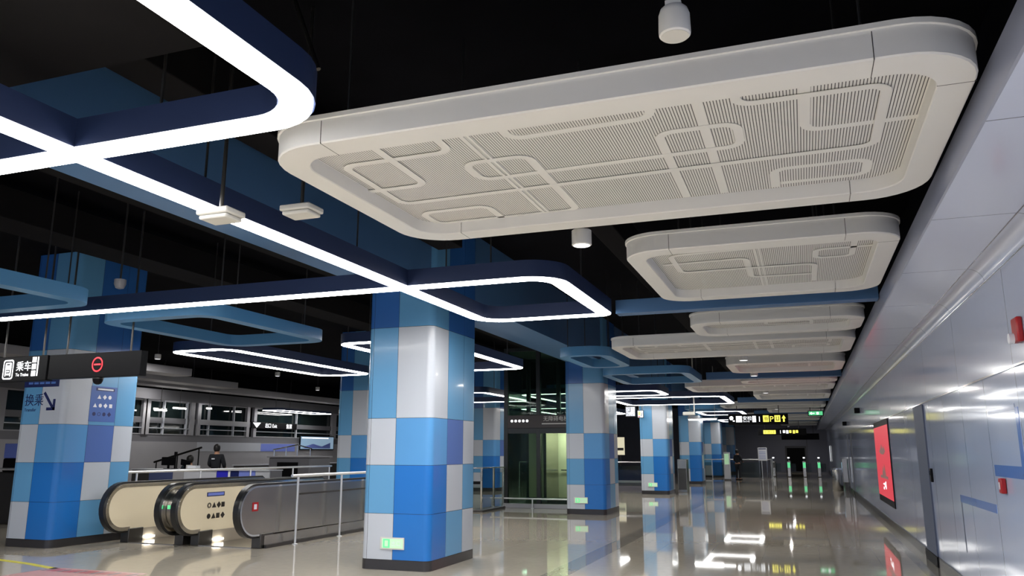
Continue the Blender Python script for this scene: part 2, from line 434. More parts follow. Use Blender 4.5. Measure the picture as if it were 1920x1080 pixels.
nt_.matrix_parent_inverse = Matrix.Translation((-X0, -Y0, 0)); nt_['label'] = 'printed safety notice with rows of symbols'
# evacuation signs low on the columns
def exit_sign(x, y, label):
    r = thing('exit_sign', label, 'exit sign', (x, y, 0.265), 'small green signs low on the columns')
    b = MB(); b.box(0, .36, -.02, 0, 0, .155, M_plastic); b.build('sign_frame', r, 0, bevel=.004)
    b = MB(); b.box(.03, .345, -.023, -.019, .018, .138, M_palegreen); f = b.build('sign_face', r, 0)
    b = MB(); b.box(.05, .15, -.0255, -.0225, .022, .134, M_greenlit)
    b.box(.075, .125, -.0275, -.025, .04, .115, M_palegreen); text(b, '出口', .075, (.17, -.025, .05), (1, 0, 0), (0, 0, 1), M_printw)
    b.build('sign_symbol', f, 0)
    return r
exit_sign(-5.46, 9.848, 'green running-exit sign low on the nearest column')
exit_sign(-5.56, 19.898, 'green exit sign low on the column beside the glass lift')
exit_sign(-5.55, 29.998, 'green exit sign low on the third column of the right row')

# ------------------------------------------------------------------ ceiling: beams, ducts
b = MB(); b.box(-5.72, -4.79, 3.2, 9.84, 3.85, 4.99, M_bluebeam)
for y0, y1 in ((11.43, 19.89), (21.48, 29.99), (31.58, 39.99), (41.58, 49.99), (51.58, 59.9)): b.box(-5.72, -4.79, y0, y1, 3.85, 4.99, M_bluebeam)
struct(b.build('ceiling_beam_long', smooth=0))
for y, l in ((10.02, 'slim blue ceiling bar between the light loop and the right wall'), (20.3, 'second slim blue ceiling bar, beyond the pink-lit panel'), (30.3, 'third slim blue ceiling bar across the right aisle'), (40.3, 'fourth slim blue ceiling bar across the right aisle'), (50.3, 'farthest slim blue ceiling bar across the right aisle')):
    r = thing('blue_ceiling_bar', l, 'ceiling bar', (0, y, 3.31), 'slim blue ceiling bars')
    MB().box(-2.2 if y < 15 else -2.2 if y > 25 else -2.2, .94, 0, .22, 0, .18, M_bluebeam).build('bar_body', r, 0, bevel=.006)
    for x in (-1.2, .3): MB().tube((x, .11, .17), (x, .11, 1.68), .012, M_dsteel, 8).build('hanger_rod', r)
b = MB(); b.box(-9, -2.75, 1.0, 3.15, 3.72, 4.99, M_duct)
struct(b.build('ceiling_beam_dark', smooth=0))
def duct(x0, x1, y0, y1, z0, z1, label):
    t = tag(MB().box(x0, x1, y0, y1, z0, z1, M_duct).build('air_duct', smooth=0, bevel=.01), label, 'air duct'); return t
duct(-4.62, -4.25, 3.9, 9.7, 4.3, 4.7, 'black air duct in the ceiling void right of the blue beam')
duct(-7.15, -6.7, 4.0, 21, 4.35, 4.75, 'black air duct in the ceiling void left of the blue beam')
duct(-2.3, -2.0, 7.0, 45, 4.22, 4.6, 'black air duct in the void above the small white panels')
duct(-9.8, -9.15, 4.0, 26, 4.4, 4.8, 'black air duct in the void above the escalators')

# ------------------------------------------------------------------ white ceiling panels
ZP = 3.30
def bandrect(b, pts, w, z, m):
    p = fillet(pts, 0.09, False, 4); b.strip(offset(p, w / 2), offset(p, -w / 2), z, z + .004, m, False)
BIG = [[(-2.38, 3.92), (-2.38, 4.78), (-2.92, 4.78)],
       [(-1.96, 3.92), (-1.96, 4.27), (-2.74, 4.27), (-2.74, 5.13), (0.53, 5.05), (0.53, 4.18), (-0.22, 4.18), (-0.22, 3.92)],
       [(-2.16, 5.71), (-2.16, 5.39), (-2.72, 5.39), (-2.72, 5.71), (-1.53, 5.71), (-1.53, 4.50), (-1.97, 4.50), (-1.97, 4.83), (-1.75, 4.827)], [(-1.78, 4.828), (-0.24, 4.79), (-0.24, 4.43), (-0.69, 4.43), (-0.69, 4.6)], [(-0.69, 4.58), (-0.69, 5.70)],
       [(-1.54, 3.92), (-1.54, 4.22), (-0.68, 4.19), (-0.68, 3.92)],
       [(-0.42, 3.92), (-0.42, 5.70)],
       [(0.13, 3.92), (0.13, 4.69), (0.74, 4.69)],
       [(-0.07, 5.70), (-0.07, 5.32), (0.52, 5.32), (0.52, 5.62), (-0.03, 5.62)]]
SMALL = [[(0.7, 7.43), (-0.3, 7.42), (-1.09, 7.46), (-1.09, 8.24), (-0.43, 8.24), (0.22, 8.26), (0.22, 9.1)],
         [(-1.22, 7.83), (-0.41, 7.80), (-0.41, 8.70), (0.22, 8.74)],
         [(0.55, 7.0), (0.55, 8.03), (0.22, 8.03), (0.22, 7.68), (0.72, 7.68)]]
def white_panel(x0, x1, y0, y1, label, motif, seam, r=0.38, group='white slotted ceiling panels along the right wall'):
    cx, cy = (x0 + x1) / 2, (y0 + y1) / 2
    root = thing('ceiling_raft', label, 'ceiling panel', (cx, cy, ZP), group)
    X0, X1, Y0, Y1 = x0 - cx, x1 - cx, y0 - cy, y1 - cy; fw = 0.20
    o = rrect(X0, X1, Y0, Y1, r); i = rrect(X0 + fw * .85, X1 - fw * .85, Y0 + fw, Y1 - fw, r * .62)
    b = MB(); n = len(o)
    rings = [(i, .10), (i, 0.006), (offset(i, -.006, True), 0), (offset(o, .008, True), 0), (o, .008), (o, .145), (offset(o, -.012, True), .148), (offset(o, -.012, True), .175), (offset(o, .05, True), .175)]
    vs = [(x, y, z) for ring, z in rings for x, y in ring]; fs = []
    for k in range(len(rings) - 1):
        for q in range(n):
            w_ = (q + 1) % n; fs.append((k * n + q, k * n + w_, (k + 1) * n + w_, (k + 1) * n + q))
    b.add(vs, fs, M_white); b.add([(x, y, .175) for x, y in offset(o, .05, True)], [tuple(range(n))], M_white)
    # hairline panel joints across the frame
    for sx in (X0 + r + .1, X1 - r - .1):
        b.box(sx - .002, sx + .002, Y0 - .001, Y0 + fw, -.0008, .14, M_dsteel); b.box(sx - .002, sx + .002, Y1 - fw, Y1 + .001, -.0008, .10, M_dsteel)
    b.box(X1 - fw * .85, X1 + .001, Y0 + r + .02, Y0 + r + .024, -.0008, .14, M_dsteel)
    b.build('frame', root, 30)
    b = MB(); b.add([(x, y, .098) for x, y in offset(i, -.004, True)], [tuple(range(n))], M_slot); b.build('slotted_sheet', root, 0)
    b = MB()
    for k, path in enumerate(motif):
        pts = [(px - cx, py - cy) for px, py in path]; bandrect(b, pts, .055, .088 + .0012 * k, M_white)
    for s_ in seam: b.box(s_ - cx - .03, s_ - cx - .012, Y0 + fw, Y1 - fw, .090, .097, M_white); b.box(s_ - cx + .006, s_ - cx + .024, Y0 + fw, Y1 - fw, .090, .097, M_white)
    b.build('route_band', root, 0)
    for px in (X0 + .5, X1 - .5):
        for py in (Y0 + .25, Y1 - .25): MB().tube((px, py, .17), (px, py, 5.0 - ZP), .008, M_dsteel, 8).build('hanger_rod', root)
    return root
def shift(paths, dx, dy): return [[(x + dx, y + dy) for x, y in p] for p in paths]
white_panel(-3.0, 0.90, 3.68, 5.92, 'largest white slotted ceiling panel, nearest the camera, with rounded corners', BIG, [-1.78])
white_panel(-1.45, 0.88, 6.85, 9.42, 'second white ceiling panel, behind the largest and before the blue bar', SMALL, [-0.29], .34)
ROW = [(-1.43, 0.88, 11.15, 12.55, 'thin-looking white ceiling panel just beyond the slim blue bar'),
       (-3.05, 0.88, 13.2, 15.35, 'long white ceiling panel, fourth from the camera'),
       (-1.43, 0.88, 16.75, 18.85, 'pink-lit white ceiling panel, fifth from the camera'),
       (-1.43, 0.88, 20.9, 21.95, 'narrow white ceiling panel beyond the second blue bar'),
       (-3.05, 0.88, 22.3, 24.6, 'long white ceiling panel, seventh from the camera'),
       (-1.43, 0.88, 26.2, 28.9, 'white ceiling panel, eighth from the camera, above the hanging clock level'),
       (-3.05, 0.88, 32.3, 34.6, 'long white ceiling panel above the yellow exit sign'),
       (-1.43, 0.88, 36.2, 38.9, 'white ceiling panel, tenth from the camera'),
       (-3.05, 0.88, 42.3, 44.6, 'white ceiling panel, eleventh from the camera'),
       (-1.43, 0.88, 46.2, 48.9, 'white ceiling panel, twelfth from the camera'),
       (-3.05, 0.88, 52.3, 54.6, 'white ceiling panel, last but one before the end wall'),
       (-1.43, 0.88, 56.2, 58.9, 'farthest white ceiling panel, before the end wall')]
for x0, x1, y0, y1, l in ROW:
    if x0 < -2: mo = [[(x + 0, (y - 3.68) * (y1 - y0) / 2.24 + y0) for x, y in p] for p in BIG]
    else: mo = [[(x, (y - 6.85) * (y1 - y0) / 2.57 + y0) for x, y in p] for p in SMALL] if y1 - y0 > 1 else []
    white_panel(x0, x1, y0, y1, l, mo, [], min(.34, (y1 - y0) * .3))

# ------------------------------------------------------------------ LED light fixtures
def led_path(root, path, closed, z, w=.19, h=.19, housing=None, led=None):
    housing = housing or M_bluehouse
    b = MB(); b.strip(offset(path, w / 2, closed), offset(path, -w / 2, closed), z + .012, z + h, housing, closed); b.build('housing', root)
    b = MB(); b.strip(offset(path, w / 2 - .012, closed), offset(path, -w / 2 + .012, closed), z, z + .014, led or M_led, closed); b.build('diffuser', root)
def rods(root, pts, z0, z1):
    for x, y in pts: MB().tube((x, y, z0), (x, y, z1), .009, M_dsteel, 8).build('hanger_rod', root)
ZL = 3.30
r = thing('led_loop_light', 'large joined glowing light strips at upper left, crossing and looping above the nearest column', 'light', (0, 0, 0), 'lit strip lights')
path = fillet([(-14.0, 7.60), (-2.33, 7.60), (-2.33, 10.02), (-4.03, 10.02), (-4.03, -5.0)], [0, .32, .10, .34, 0])
led_path(r, path, False, ZL)
rods(r, [(-4.03, -1.6), (-4.03, 4.45), (-4.03, 6.6), (-4.03, 8.7), (-2.33, 8.8), (-3.0, 7.6), (-6.5, 7.6), (-9.0, 7.6), (-11.5, 7.6)], ZL + .18, 5.0)
led_path(r, rrect(-6.6, -2.28, -2.2, 3.35, .36), True, ZL)
rods(r, [(-2.28, 1.9), (-2.28, -1.0), (-3.4, 3.35), (-6.6, -1.0)], ZL + .18, 4.99)
RINGS = [(-11.25, -9.95, 11.9, 17.1, 3.4, 'glowing ring light over the escalators, left of the nearest column'),
         (-7.6, -5.95, 12.0, 17.1, 3.4, 'glowing ring light passing behind the nearest column'),
         (-8.8, -6.35, 25.2, 29.9, 3.4, 'glowing ring light seen through and above the glass lift'),
         (-6.0, -2.32, 25.4, 29.5, 3.22, 'glowing ring light right of the hanging clock, in front of the third column'),
         (-5.85, -3.82, 22.4, 24.3, 3.22, 'glowing ring light between the second and third columns')]
for x0, x1, y0, y1, z, l in RINGS:
    r = thing('led_ring_light', l, 'light', ((x0 + x1) / 2, (y0 + y1) / 2, z), 'lit strip lights')
    X, Y = (x1 - x0) / 2, (y1 - y0) / 2
    led_path(r, rrect(-X, X, -Y, Y, .3), True, 0, led=M_led2 if y0 > 20 else None)
    rods(r, [(-X, -Y * .6), (X, -Y * .6), (-X, Y * .6), (X, Y * .6)] if x0 > -5.9 or x0 < -6.2 else [(X, -Y * .6), (X, Y * .6), (-2.2 + 1.9, -Y), (-X, 0)], .17, 4.99 - z)
# rings farther off and behind the camera
for k, (x0, x1, y0, y1, l) in enumerate(((-4.5, -2.6, 37, 40.6, 'far glowing ring light before the fourth column'), (-4.5, -2.6, 47, 50, 'farthest glowing ring light near the end wall'),
                          (-11.4, -9.1, 22.5, 27, 'glowing ring light beyond the escalators'), (-11.2, -8, 32, 38, 'far glowing ring light between the two column rows'))):
    r = thing('led_ring_light', l, 'light', ((x0 + x1) / 2, (y0 + y1) / 2, ZL), 'lit strip lights')
    X, Y = (x1 - x0) / 2, (y1 - y0) / 2
    led_path(r, rrect(-X, X, -Y, Y, .3), True, 0, led=M_led2); rods(r, [(-X, -Y * .6), (X, -Y * .6), (-X, Y * .6), (X, Y * .6)], .17, 1.69)
# unlit blue rings
def blue_ring(x0, x1, y0, y1, z, label, h=.17, w=.2):
    r = thing('blue_ceiling_ring', label, 'ceiling ring', ((x0 + x1) / 2, (y0 + y1) / 2, z), 'unlit blue ceiling rings')
    X, Y = (x1 - x0) / 2, (y1 - y0) / 2; p = rrect(-X, X, -Y, Y, .3)
    b = MB(); b.strip(offset(p, w / 2, True), offset(p, -w / 2, True), 0, h, M_bluering, True); b.build('ring_body', r)
    rods(r, [(-X, -Y * .6), (X, -Y * .6), (-X, Y * .6), (X, Y * .6)], h - .01, 4.99 - z)
blue_ring(-11.2, -8.05, 4.0, 7.12, ZL, 'unlit blue ceiling ring at the left edge above the crossing strip')
blue_ring(-9.05, -7.25, 8.25, 10.95, ZL, 'unlit blue ceiling ring above the right hanging black sign')
blue_ring(-4.2, -3.4, 14.3, 16.5, ZL, 'small unlit blue ceiling ring right of the nearest column')
blue_ring(-4.3, -2.45, 18.2, 21.0, ZL, 'unlit blue ceiling ring above the second column of the right row')
blue_ring(-4.6, -3.3, 34.2, 36.6, ZL, 'unlit blue ceiling ring beyond the third column')

# ------------------------------------------------------------------ downlights, loudspeaker, antennas, cameras on the ceiling
def lamp(root, x, y, z, power, size=.14, col=(1, .96, .9)):
    l = bpy.data.lights.new('lamp', 'AREA'); l.shape = 'DISK'; l.size = size; l.energy = power; l.color = col
    o = bpy.data.objects.new('lamp', l); COL.objects.link(o); o.parent = root; o.location = (x, y, z)
def downlight(x, y, z, label, power=30):
    r = thing('downlight', label, 'light', (x, y, z), 'white cylinder downlights between the panels')
    MB().lathe((0, 0, 0), [(.075, .0), (.085, .006), (.085, .13), (.07, .14), (.03, .145)], M_white).build('housing', r)
    MB().lathe((0, 0, 0), [(.072, -.002), (.072, .003)], M_whitelit).build('lens', r)
    MB().tube((0, 0, .14), (0, 0, 4.99 - z), .008, M_dsteel, 8).build('hanger_rod', r)
    lamp(r, 0, 0, -.012, power)
    return r
DL = 22; FL = 62
downlight(-1.68, 6.38, 3.28, 'white cylinder downlight between the largest and the second white ceiling panel', DL)
def floodlight(x, y, z, label, power):  # added fill lamp that lights the near end, no such fixture known here
    r = thing('added_floodlight', label, 'light', (x, y, z), 'square floodlights added as unseen fill')
    MB().box(-.3, .3, -.3, .3, 0, .05, M_plastic).build('housing', r, bevel=.008); MB().box(-.27, .27, -.27, .27, -.004, .002, M_whitelit).build('diffuser', r, 0)
    for x_ in (-.25, .25): MB().tube((x_, 0, .04), (x_, 0, 4.99 - z), .008, M_dsteel, 8).build('hanger_rod', r)
    lamp(r, 0, 0, -.02, power, .54)
for y, l in ((15.95, 'added white cylinder downlight past the fourth white ceiling panel'), (19.4, 'added white cylinder downlight past the pink-lit ceiling panel'), (25.3, 'added white cylinder downlight past the seventh white ceiling panel'),
             (35.4, 'added white cylinder downlight beyond the white and yellow sign'), (45.4, 'added white cylinder downlight near the ticket gates'), (60.5, 'added white cylinder downlight right before the dark end wall')):
    downlight(-1.0, y, 3.28, l, 26)  # aisle downlights added to brighten the floor and the far end
for y in (1.9, -1.2, -4.2): floodlight(-1.0, y, 3.32, 'square floodlight added as fill light over the viewpoint, unseen', FL)
for x, y, l in ((-17.0, 17.5, 'added white cylinder downlight over the front of the service desk'), (-17.0, 23.0, 'added white cylinder downlight behind the service desk'), (-19.35, 29.0, 'added white cylinder downlight before the far left shop windows'), (-22.9, 24.0, 'added white cylinder downlight close to the far left facade'), (-19.35, 36.0, 'added white cylinder downlight by the advertising screen')):
    downlight(x, y, 4.1, l, 90 if y < 18 else 32)  # made-up downlights that lift the dark left side and the desk front
r = thing('ceiling_strut', 'slanting grey steel strut in the dark void above the largest ceiling panel', 'strut', (-3.11, 4.47, 4.25))
MB().tube((0, 0, 0), (-.32, .06, .74), .018, M_dsteel, 8).build('strut_rod', r); MB().box(-.40, -.26, .01, .11, .72, .74, M_dsteel).build('end_plate', r)
r = thing('pendant_speaker', 'white bell-shaped pendant loudspeaker hanging before the largest ceiling panel', 'loudspeaker', (-.41, 3.22, 3.33))
MB().lathe((0, 0, 0), [(.062, .0), (.068, .006), (.070, .02), (.068, .10), (.060, .125), (.05, .135)], M_white, 28).build('body', r)
MB().lathe((0, 0, 0), [(.06, -.002), (.06, .004)], M_plastic, 28).build('grille', r)
MB().box(-.034, .034, -.03, .03, .13, .165, M_white).build('bracket', r, bevel=.003)
b = MB(); b.tube((-.012, 0, .16), (-.02, 0, 1.66), .004, M_dsteel, 8); b.build('cable', r); MB().tube((.02, 0, .16), (.02, 0, 1.66), .004, M_rubber, 8).build('suspension_rod', r)
def antenna(x, y, z, label):
    r = thing('ceiling_antenna', label, 'antenna', (x, y, z), 'white box antennas under the ceiling')
    MB().prism([(-.13, .03), (.13, .03), (.13, .075), (-.13, .075)], lambda u, v, t: (u, t, v), -.1, .1, M_plastic).build('case', r, bevel=.012)
    MB().prism(rect(-.115, .115, -.085, .085), lambda u, v, t: (u, v, t), .0, .03, M_plastic).build('cover', r, bevel=.012)
    MB().tube((0, 0, .075), (0, 0, 4.99 - z if x < -3.5 else 4.99 - z), .014, M_dsteel, 10).build('mounting_rod', r)
antenna(-3.67, 4.23, 3.10, 'white box antenna hanging in front of the long light strip')
antenna(-3.42, 4.80, 3.27, 'white box antenna hanging at the left end of the largest ceiling panel')
def cctv(x, y, z, dx, label):
    r = thing('security_camera', label, 'camera', (x, y, z), 'white security cameras on ceiling poles')
    MB().tube((0, 0, 0), (0, 0, 4.99 - z), .02, M_plastic, 10).build('pole', r)
    b = MB(); b.box(-.36, .02, -.05, .05, -.1, 0.01, M_plastic); b.build('camera_body', r, bevel=.02)
    MB().tube((-.36, 0, -.05), (-.375, 0, -.05), .04, M_glass, 12).build('lens', r)
cctv(-3.24, 26.0, 2.78, -1, 'white security camera on a pole left of the white and yellow hanging sign')
r = thing('dome_camera', 'small black dome camera under the hanging sign with red symbol', 'camera', (-9.36, 8.56, 2.568))
MB().lathe((0, 0, 0), [(.02, -.09), (.05, -.075), (.066, -.04), (.07, -.0), (.07, .005)], M_black, 20).build('dome', r)
MB().lathe((0, 0, 0), [(.075, -.01), (.075, .0)], M_dsteel, 20).build('mount_ring', r)
r = thing('dome_camera', 'dark dome camera on a stem above the blue ring at left edge', 'camera', (-8.0, 7.5, 3.62))
MB().lathe((0, 0, 0), [(.02, -.06), (.05, -.05), (.07, 0), (.07, .06)], M_grey, 16).build('dome', r); MB().tube((0, 0, .05), (0, 0, 1.37), .012, M_dsteel, 8).build('stem', r)
# tube lamp at right-aisle ceiling
r = thing('tube_lamp', 'white tube lamp on short rods behind the white and yellow sign', 'light', (-3.85, 33.4, 2.80))
MB().box(-.55, .55, -.04, .04, 0, .05, M_led).build('tube', r); MB().box(-.6, .6, -.05, .05, .05, .09, M_plastic).build('tray', r)
for x in (-.5, .5): MB().tube((x, 0, .09), (x, 0, 2.19), .012, M_plastic, 8).build('hanger_rod', r)

# ------------------------------------------------------------------ hanging signs
def hang_sign(name, x0, x1, y, z0, z1, label, top, th=.12, cat='sign'):
    r = thing(name, label, cat, (x0, y, z0), 'black hanging signs')
    MB().box(0, x1 - x0, 0, th, 0, z1 - z0, M_black).build('sign_box', r, bevel=.006)
    for k in (.15, .85): MB().tube(((x1 - x0) * k, th / 2, z1 - z0 - .01), ((x1 - x0) * k, th / 2, top - z0), .014, M_dsteel, 8).build('hanger_rod', r)
    return r
RX, UZ = (1, 0, 0), (0, 0, 1)
r = hang_sign('hanging_sign', -11.43, -10.30, 8.5, 2.56, 2.93, 'black hanging sign with white lit train symbol and boarding text', 4.99)
b = MB(); o_ = rrect(.26, .47, .035, .325, .04, 4); i_ = rrect(.28, .45, .055, .305, .03, 4); fn = lambda u, v, t: (u, t, v)
n = len(o_); b.add([(x, -.004, z) for x, z in o_] + [(x, -.004, z) for x, z in i_], [(k, (k + 1) % n, n + (k + 1) % n, n + k) for k in range(n)], M_whitelit)
b.prism(rrect(.305, .425, .075, .285, .02, 4), fn, -.005, -.001, M_whitelit)
b.box(.335, .395, -.008, -.004, .245, .265, M_black); b.box(.325, .405, -.008, -.004, .075, .095, M_black)
b.prism(rrect(.325, .405, .125, .175, .01, 3), fn, -.008, -.005, M_black); b.box(.335, .395, -.0095, -.007, .14, .16, M_whitelit)
b.build('train_symbol', r, 0); b = MB()
text(b, '乘车', .155, (.52, -.002, .165), RX, UZ, M_whitelit); text(b, 'To Trains', .066, (.525, -.002, .075), RX, UZ, M_whitelit)
b.build('lettering', r, 0); b = MB()
for k in range(3): b.box(.84, .92, -.005, -.001, .07 + k * .1, .07 + k * .1 + .08, M_whitelit)
b.box(.945, .965, -.005, -.001, .07, .35, M_whitelit)
b.build('bar_symbol', r, 0)
MB().box(.06, .2, -.005, -.001, .0, .02, M_whitelit).build('dash_symbol', r, 0)
r = hang_sign('hanging_sign', -10.26, -8.55, 8.5, 2.575, 2.925, 'black hanging sign with red lit no-entry circle', 4.99)
b = MB(); c = (.93, .18); R = [(c[0] + .1 * math.cos(a * PI / 20), c[1] + .105 * math.sin(a * PI / 20)) for a in range(40)]; R2 = [(c[0] + .082 * math.cos(a * PI / 20), c[1] + .087 * math.sin(a * PI / 20)) for a in range(40)]
b.add([(x, -.004, z) for x, z in R] + [(x, -.004, z) for x, z in R2], [(k, (k + 1) % 40, 40 + (k + 1) % 40, 40 + k) for k in range(40)], M_redled)
b.box(c[0] - .06, c[0] + .06, -.005, -.001, c[1] - .01, c[1] + .01, M_redled)
b.build('no_entry_symbol', r, 0)
# white and yellow sign over the right aisle
def exit_lettering(b, b2, k, H):
    def q(x0, x1, z0, z1, m): b.box(x0 * k, x1 * k, -.007 if m is M_black else -.005, -.001, z0 * k, z1 * k, m)
    W, Yl = M_whitelit, M_yellowlit
    b.prism([((.10 + .062 * math.cos(a * PI / 8)) * k, (.21 + .062 * math.sin(a * PI / 8)) * k) for a in range(16)], fn, -.005, -.001, W)
    q(.06, .14, .15, .25, W); q(.14, .2, .1, .14, W)
    q(.24, .42, .08, .27, W); q(.26, .40, .215, .225, M_black); q(.26, .40, .165, .175, M_black); q(.26, .40, .115, .125, M_black)
    text(b, '安检', .14 * k, (.44 * k, -.002, .15 * k), RX, UZ, W); text(b, 'Security', .062 * k, (.45 * k, -.002, .085 * k), RX, UZ, W)
    q(.73, .84, .08, .27, W); q(.765, .775, .1, .25, M_black); q(.795, .805, .1, .25, M_black)
    q(.93, .955, .09, .25, W)
    b = b2
    q(1.05, 1.22, .08, .28, Yl); q(1.09, 1.19, .215, .228, M_black); q(1.08, 1.20, .165, .178, M_black); q(1.11, 1.125, .1, .215, M_black); q(1.16, 1.175, .1, .215, M_black)
    text(b, 'P', .24 * k, (1.24 * k, -.002, .09 * k), RX, UZ, Yl)
    q(1.39, 1.56, .08, .28, Yl); q(1.43, 1.45, .12, .25, M_black); q(1.50, 1.52, .12, .25, M_black); q(1.43, 1.52, .12, .14, M_black)
    b.prism([(1.60 * k, .185 * k), (1.66 * k, .285 * k), (1.72 * k, .185 * k)], fn, -.005, -.001, Yl); q(1.635, 1.685, .08, .19, Yl)
K = 1.27
r = hang_sign('hanging_sign', -2.80, -.53, 33.0, 2.58, 3.0, 'black hanging sign with white symbols left and yellow symbols and arrow right', 3.38)
b = MB(); b2 = MB(); exit_lettering(b, b2, K, .42); b.build('white_symbols', r, 0)['label'] = 'white lit symbols'; b2.build('yellow_symbols', r, 0)['label'] = 'yellow lit symbols and arrow'
r = hang_sign('hanging_sign', -2.55, .15, 50.0, 2.50, 2.86, 'farther black hanging sign with yellow-green panel and symbols', 4.99)
b = MB(); b.box(.3, 1.0, -.005, -.001, .06, .28, M_yellowlit); text(b, '2 出口', .2, (.36, -.004, .1), RX, UZ, M_black); b.build('exit_number_panel', r, 0); b = MB()
for k, x in enumerate((1.25, 1.4, 1.58, 1.75, 1.95, 2.12)): b.box(x, x + (.03 if k == 0 else .13), -.005, -.001, .08 + .03 * (k % 2), .27, M_whitelit if k < 3 else M_yellowlit)
b.build('lit_symbols', r, 0)
hang_sign('hanging_sign', -1.5, 1.0, 60.0, 2.35, 2.78, 'unlit black hanging sign close to the dark end wall', 4.99)
r = hang_sign('hanging_sign', .22, .82, 35.3, 2.98, 3.2, 'small green lit running-exit sign hanging near the right wall', 4.99, .06)
b = MB(); b.box(.03, .57, -.004, -.001, .03, .19, M_greenlit); b.prism([(.06, .11), (.15, .17), (.15, .05)], fn, -.007, -.003, M_whitelit); b.box(.15, .26, -.007, -.003, .095, .125, M_whitelit); b.box(.33, .42, -.007, -.003, .06, .16, M_whitelit); b.build('sign_face', r, 0)
# clock and small sign near the third column
r = thing('hanging_clock', 'square white clock in a black box hanging left of the third column', 'clock', (-6.25, 29.66, 2.81))
MB().box(0, .40, 0, .2, 0, .40, M_black).build('case', r, bevel=.01)
f = MB().box(.03, .37, -.008, .0, .03, .37, M_cpale).build('dial', r, 0)
b = MB()
for a in range(12): t = a * PI / 6; b.box(.2 + .14 * math.sin(t) - .008, .2 + .14 * math.sin(t) + .008, -.012, -.007, .2 + .14 * math.cos(t) - .012, .2 + .14 * math.cos(t) + .012, M_black)
b.build('hour_marks', f, 0)
MB().box(.19, .21, -.014, -.01, .2, .33, M_black).build('minute_hand', f, 0); MB().box(.11, .2, -.014, -.01, .19, .21, M_black).build('hour_hand', f, 0)
for x in (.06, .36): MB().tube((x, .1, .4), (x, .1, 2.18), .015, M_dsteel, 8).build('hanger_rod', r)
r = thing('hanging_notice', 'small yellow and white hanging notice beside the hanging clock', 'sign', (-5.79, 29.66, 2.77))
MB().box(0, .23, 0, .05, 0, .28, M_black).build('sign_box', r, bevel=.005)
b = MB(); b.box(.015, .215, -.004, 0, .015, .265, M_printw); b.box(.03, .12, -.007, -.003, .1, .25, M_yellowlit); b.box(.03, .1, -.007, -.003, .03, .06, M_red); b.prism([(.13, .06), (.15, .06), (.2, .2), (.18, .2)], fn, -.007, -.003, M_black); b.build('sign_face', r, 0)
for x in (.05, .18): MB().tube((x, .025, .28), (x, .025, 1.08), .01, M_dsteel, 8).build('hanger_rod', r)

# ------------------------------------------------------------------ escalators
yz = lambda u, v, t: (t, u, v)
def newel_profile(d=0.0, far=4.2, slope=True):
    """side outline of a balustrade: round newel, level top, then down with the steps; d = outward offset"""
    R = .38 + d; cy, cz = .42, .60
    pts = [(cy + .16, cz - R)] + [(cy + R * math.cos(a), cz + R * math.sin(a)) for a in [(-PI / 2 - k * PI / 16) for k in range(17)]]
    return pts + [(far, cz + R)] + ([(far + 4, cz + R - 2.3)] if slope else [])
def balustrade(root, xi, xo, inner, far=4.2):
    """xi: face towards the steps, xo: outer face; returns nothing, adds parts"""
    s = 1 if xo > xi else -1
    pr = newel_profile(0.0, far); low = [(far + 4, -2.1), (far, .20)]
    MB().prism(pr + low, yz, xi, xo, inner).build('balustrade_panel', root)
    def band(d0, d1, xa, xb, m, nm):
        A, B = newel_profile(d0, far), newel_profile(d1, far); b = MB(); n = len(A)
        vs = [(xa, u, v) for u, v in A] + [(xa, u, v) for u, v in B] + [(xb, u, v) for u, v in B] + [(xb, u, v) for u, v in A]; fs = []
        for i in range(n - 1):
            for a in range(4): fs.append((a * n + i, a * n + i + 1, ((a + 1) % 4) * n + i + 1, ((a + 1) % 4) * n + i))
        fs += [(0, n, 2 * n, 3 * n), (n - 1, 4 * n - 1, 3 * n - 1, 2 * n - 1)]
        b.add(vs, fs, m); b.build(nm, root)
    c = (xi + xo) / 2
    band(-.045, .006, xi - s * .006, xi + s * .02, M_chrome, 'edge_trim')
    band(-.01, .018, c - .075, c + .075, M_chrome, 'newel_cap')
    band(.016, .05, c - .05, c + .05, M_rubber, 'handrail')
    MB().box(min(xi, xo) - .02, max(xi, xo) + .02, .55, .88, 0, .235, M_dsteel).build('pedestal', root, bevel=.01)
    MB().prism([(.88, .012), (far, .012), (far + 4, -2.3), (far + 4, -2.0), (far, .22), (.6, .22)], yz, xi - s * .012, xi + s * .03, M_skirt).build('skirt_panel', root)
def steps(root, x0, x1):
    b = MB(); b.box(x0, x1, .55, 2.55, .0, .012, M_steel); b.build('landing_plate', root)
    b = MB(); y, z = 2.55, -.012
    for k in range(13):
        dz = 0 if k < 2 else .2 * (k - 1)
        b.box(x0, x1, y + .4 * k, y + .4 * (k + 1) - .004, z - dz - .2, z - dz, M_dsteel)
        b.box(x0, x1, y + .4 * k - .006, y + .4 * k + .02, z - dz - .02, z - dz + .003, M_yellow)
    b.build('step_band', root, 0)
def comb(root, x, y):
    b = MB(); b.box(x, x + .03, y, y + .2, .05, .08, M_comb); b.build('comb_lamp', root, bevel=.005)
e1 = thing('escalator', 'escalator beside the tiled column with a cream inner panel', 'escalator', (0, 10.62, 0), 'two escalators going down')
balustrade(e1, -11.16, -11.30, M_cream); balustrade(e1, -10.12, -9.98, M_steel)
steps(e1, -11.14, -10.15); comb(e1, -11.13, .92)
e2 = thing('escalator', 'escalator nearer the camera, with notice on its cream panel and steel outer side', 'escalator', (0, 10.66, 0), 'two escalators going down')
balustrade(e2, -9.68, -9.82, M_cream); balustrade(e2, -8.58, -8.44, M_steel)
steps(e2, -9.66, -8.60); comb(e2, -9.65, .92)
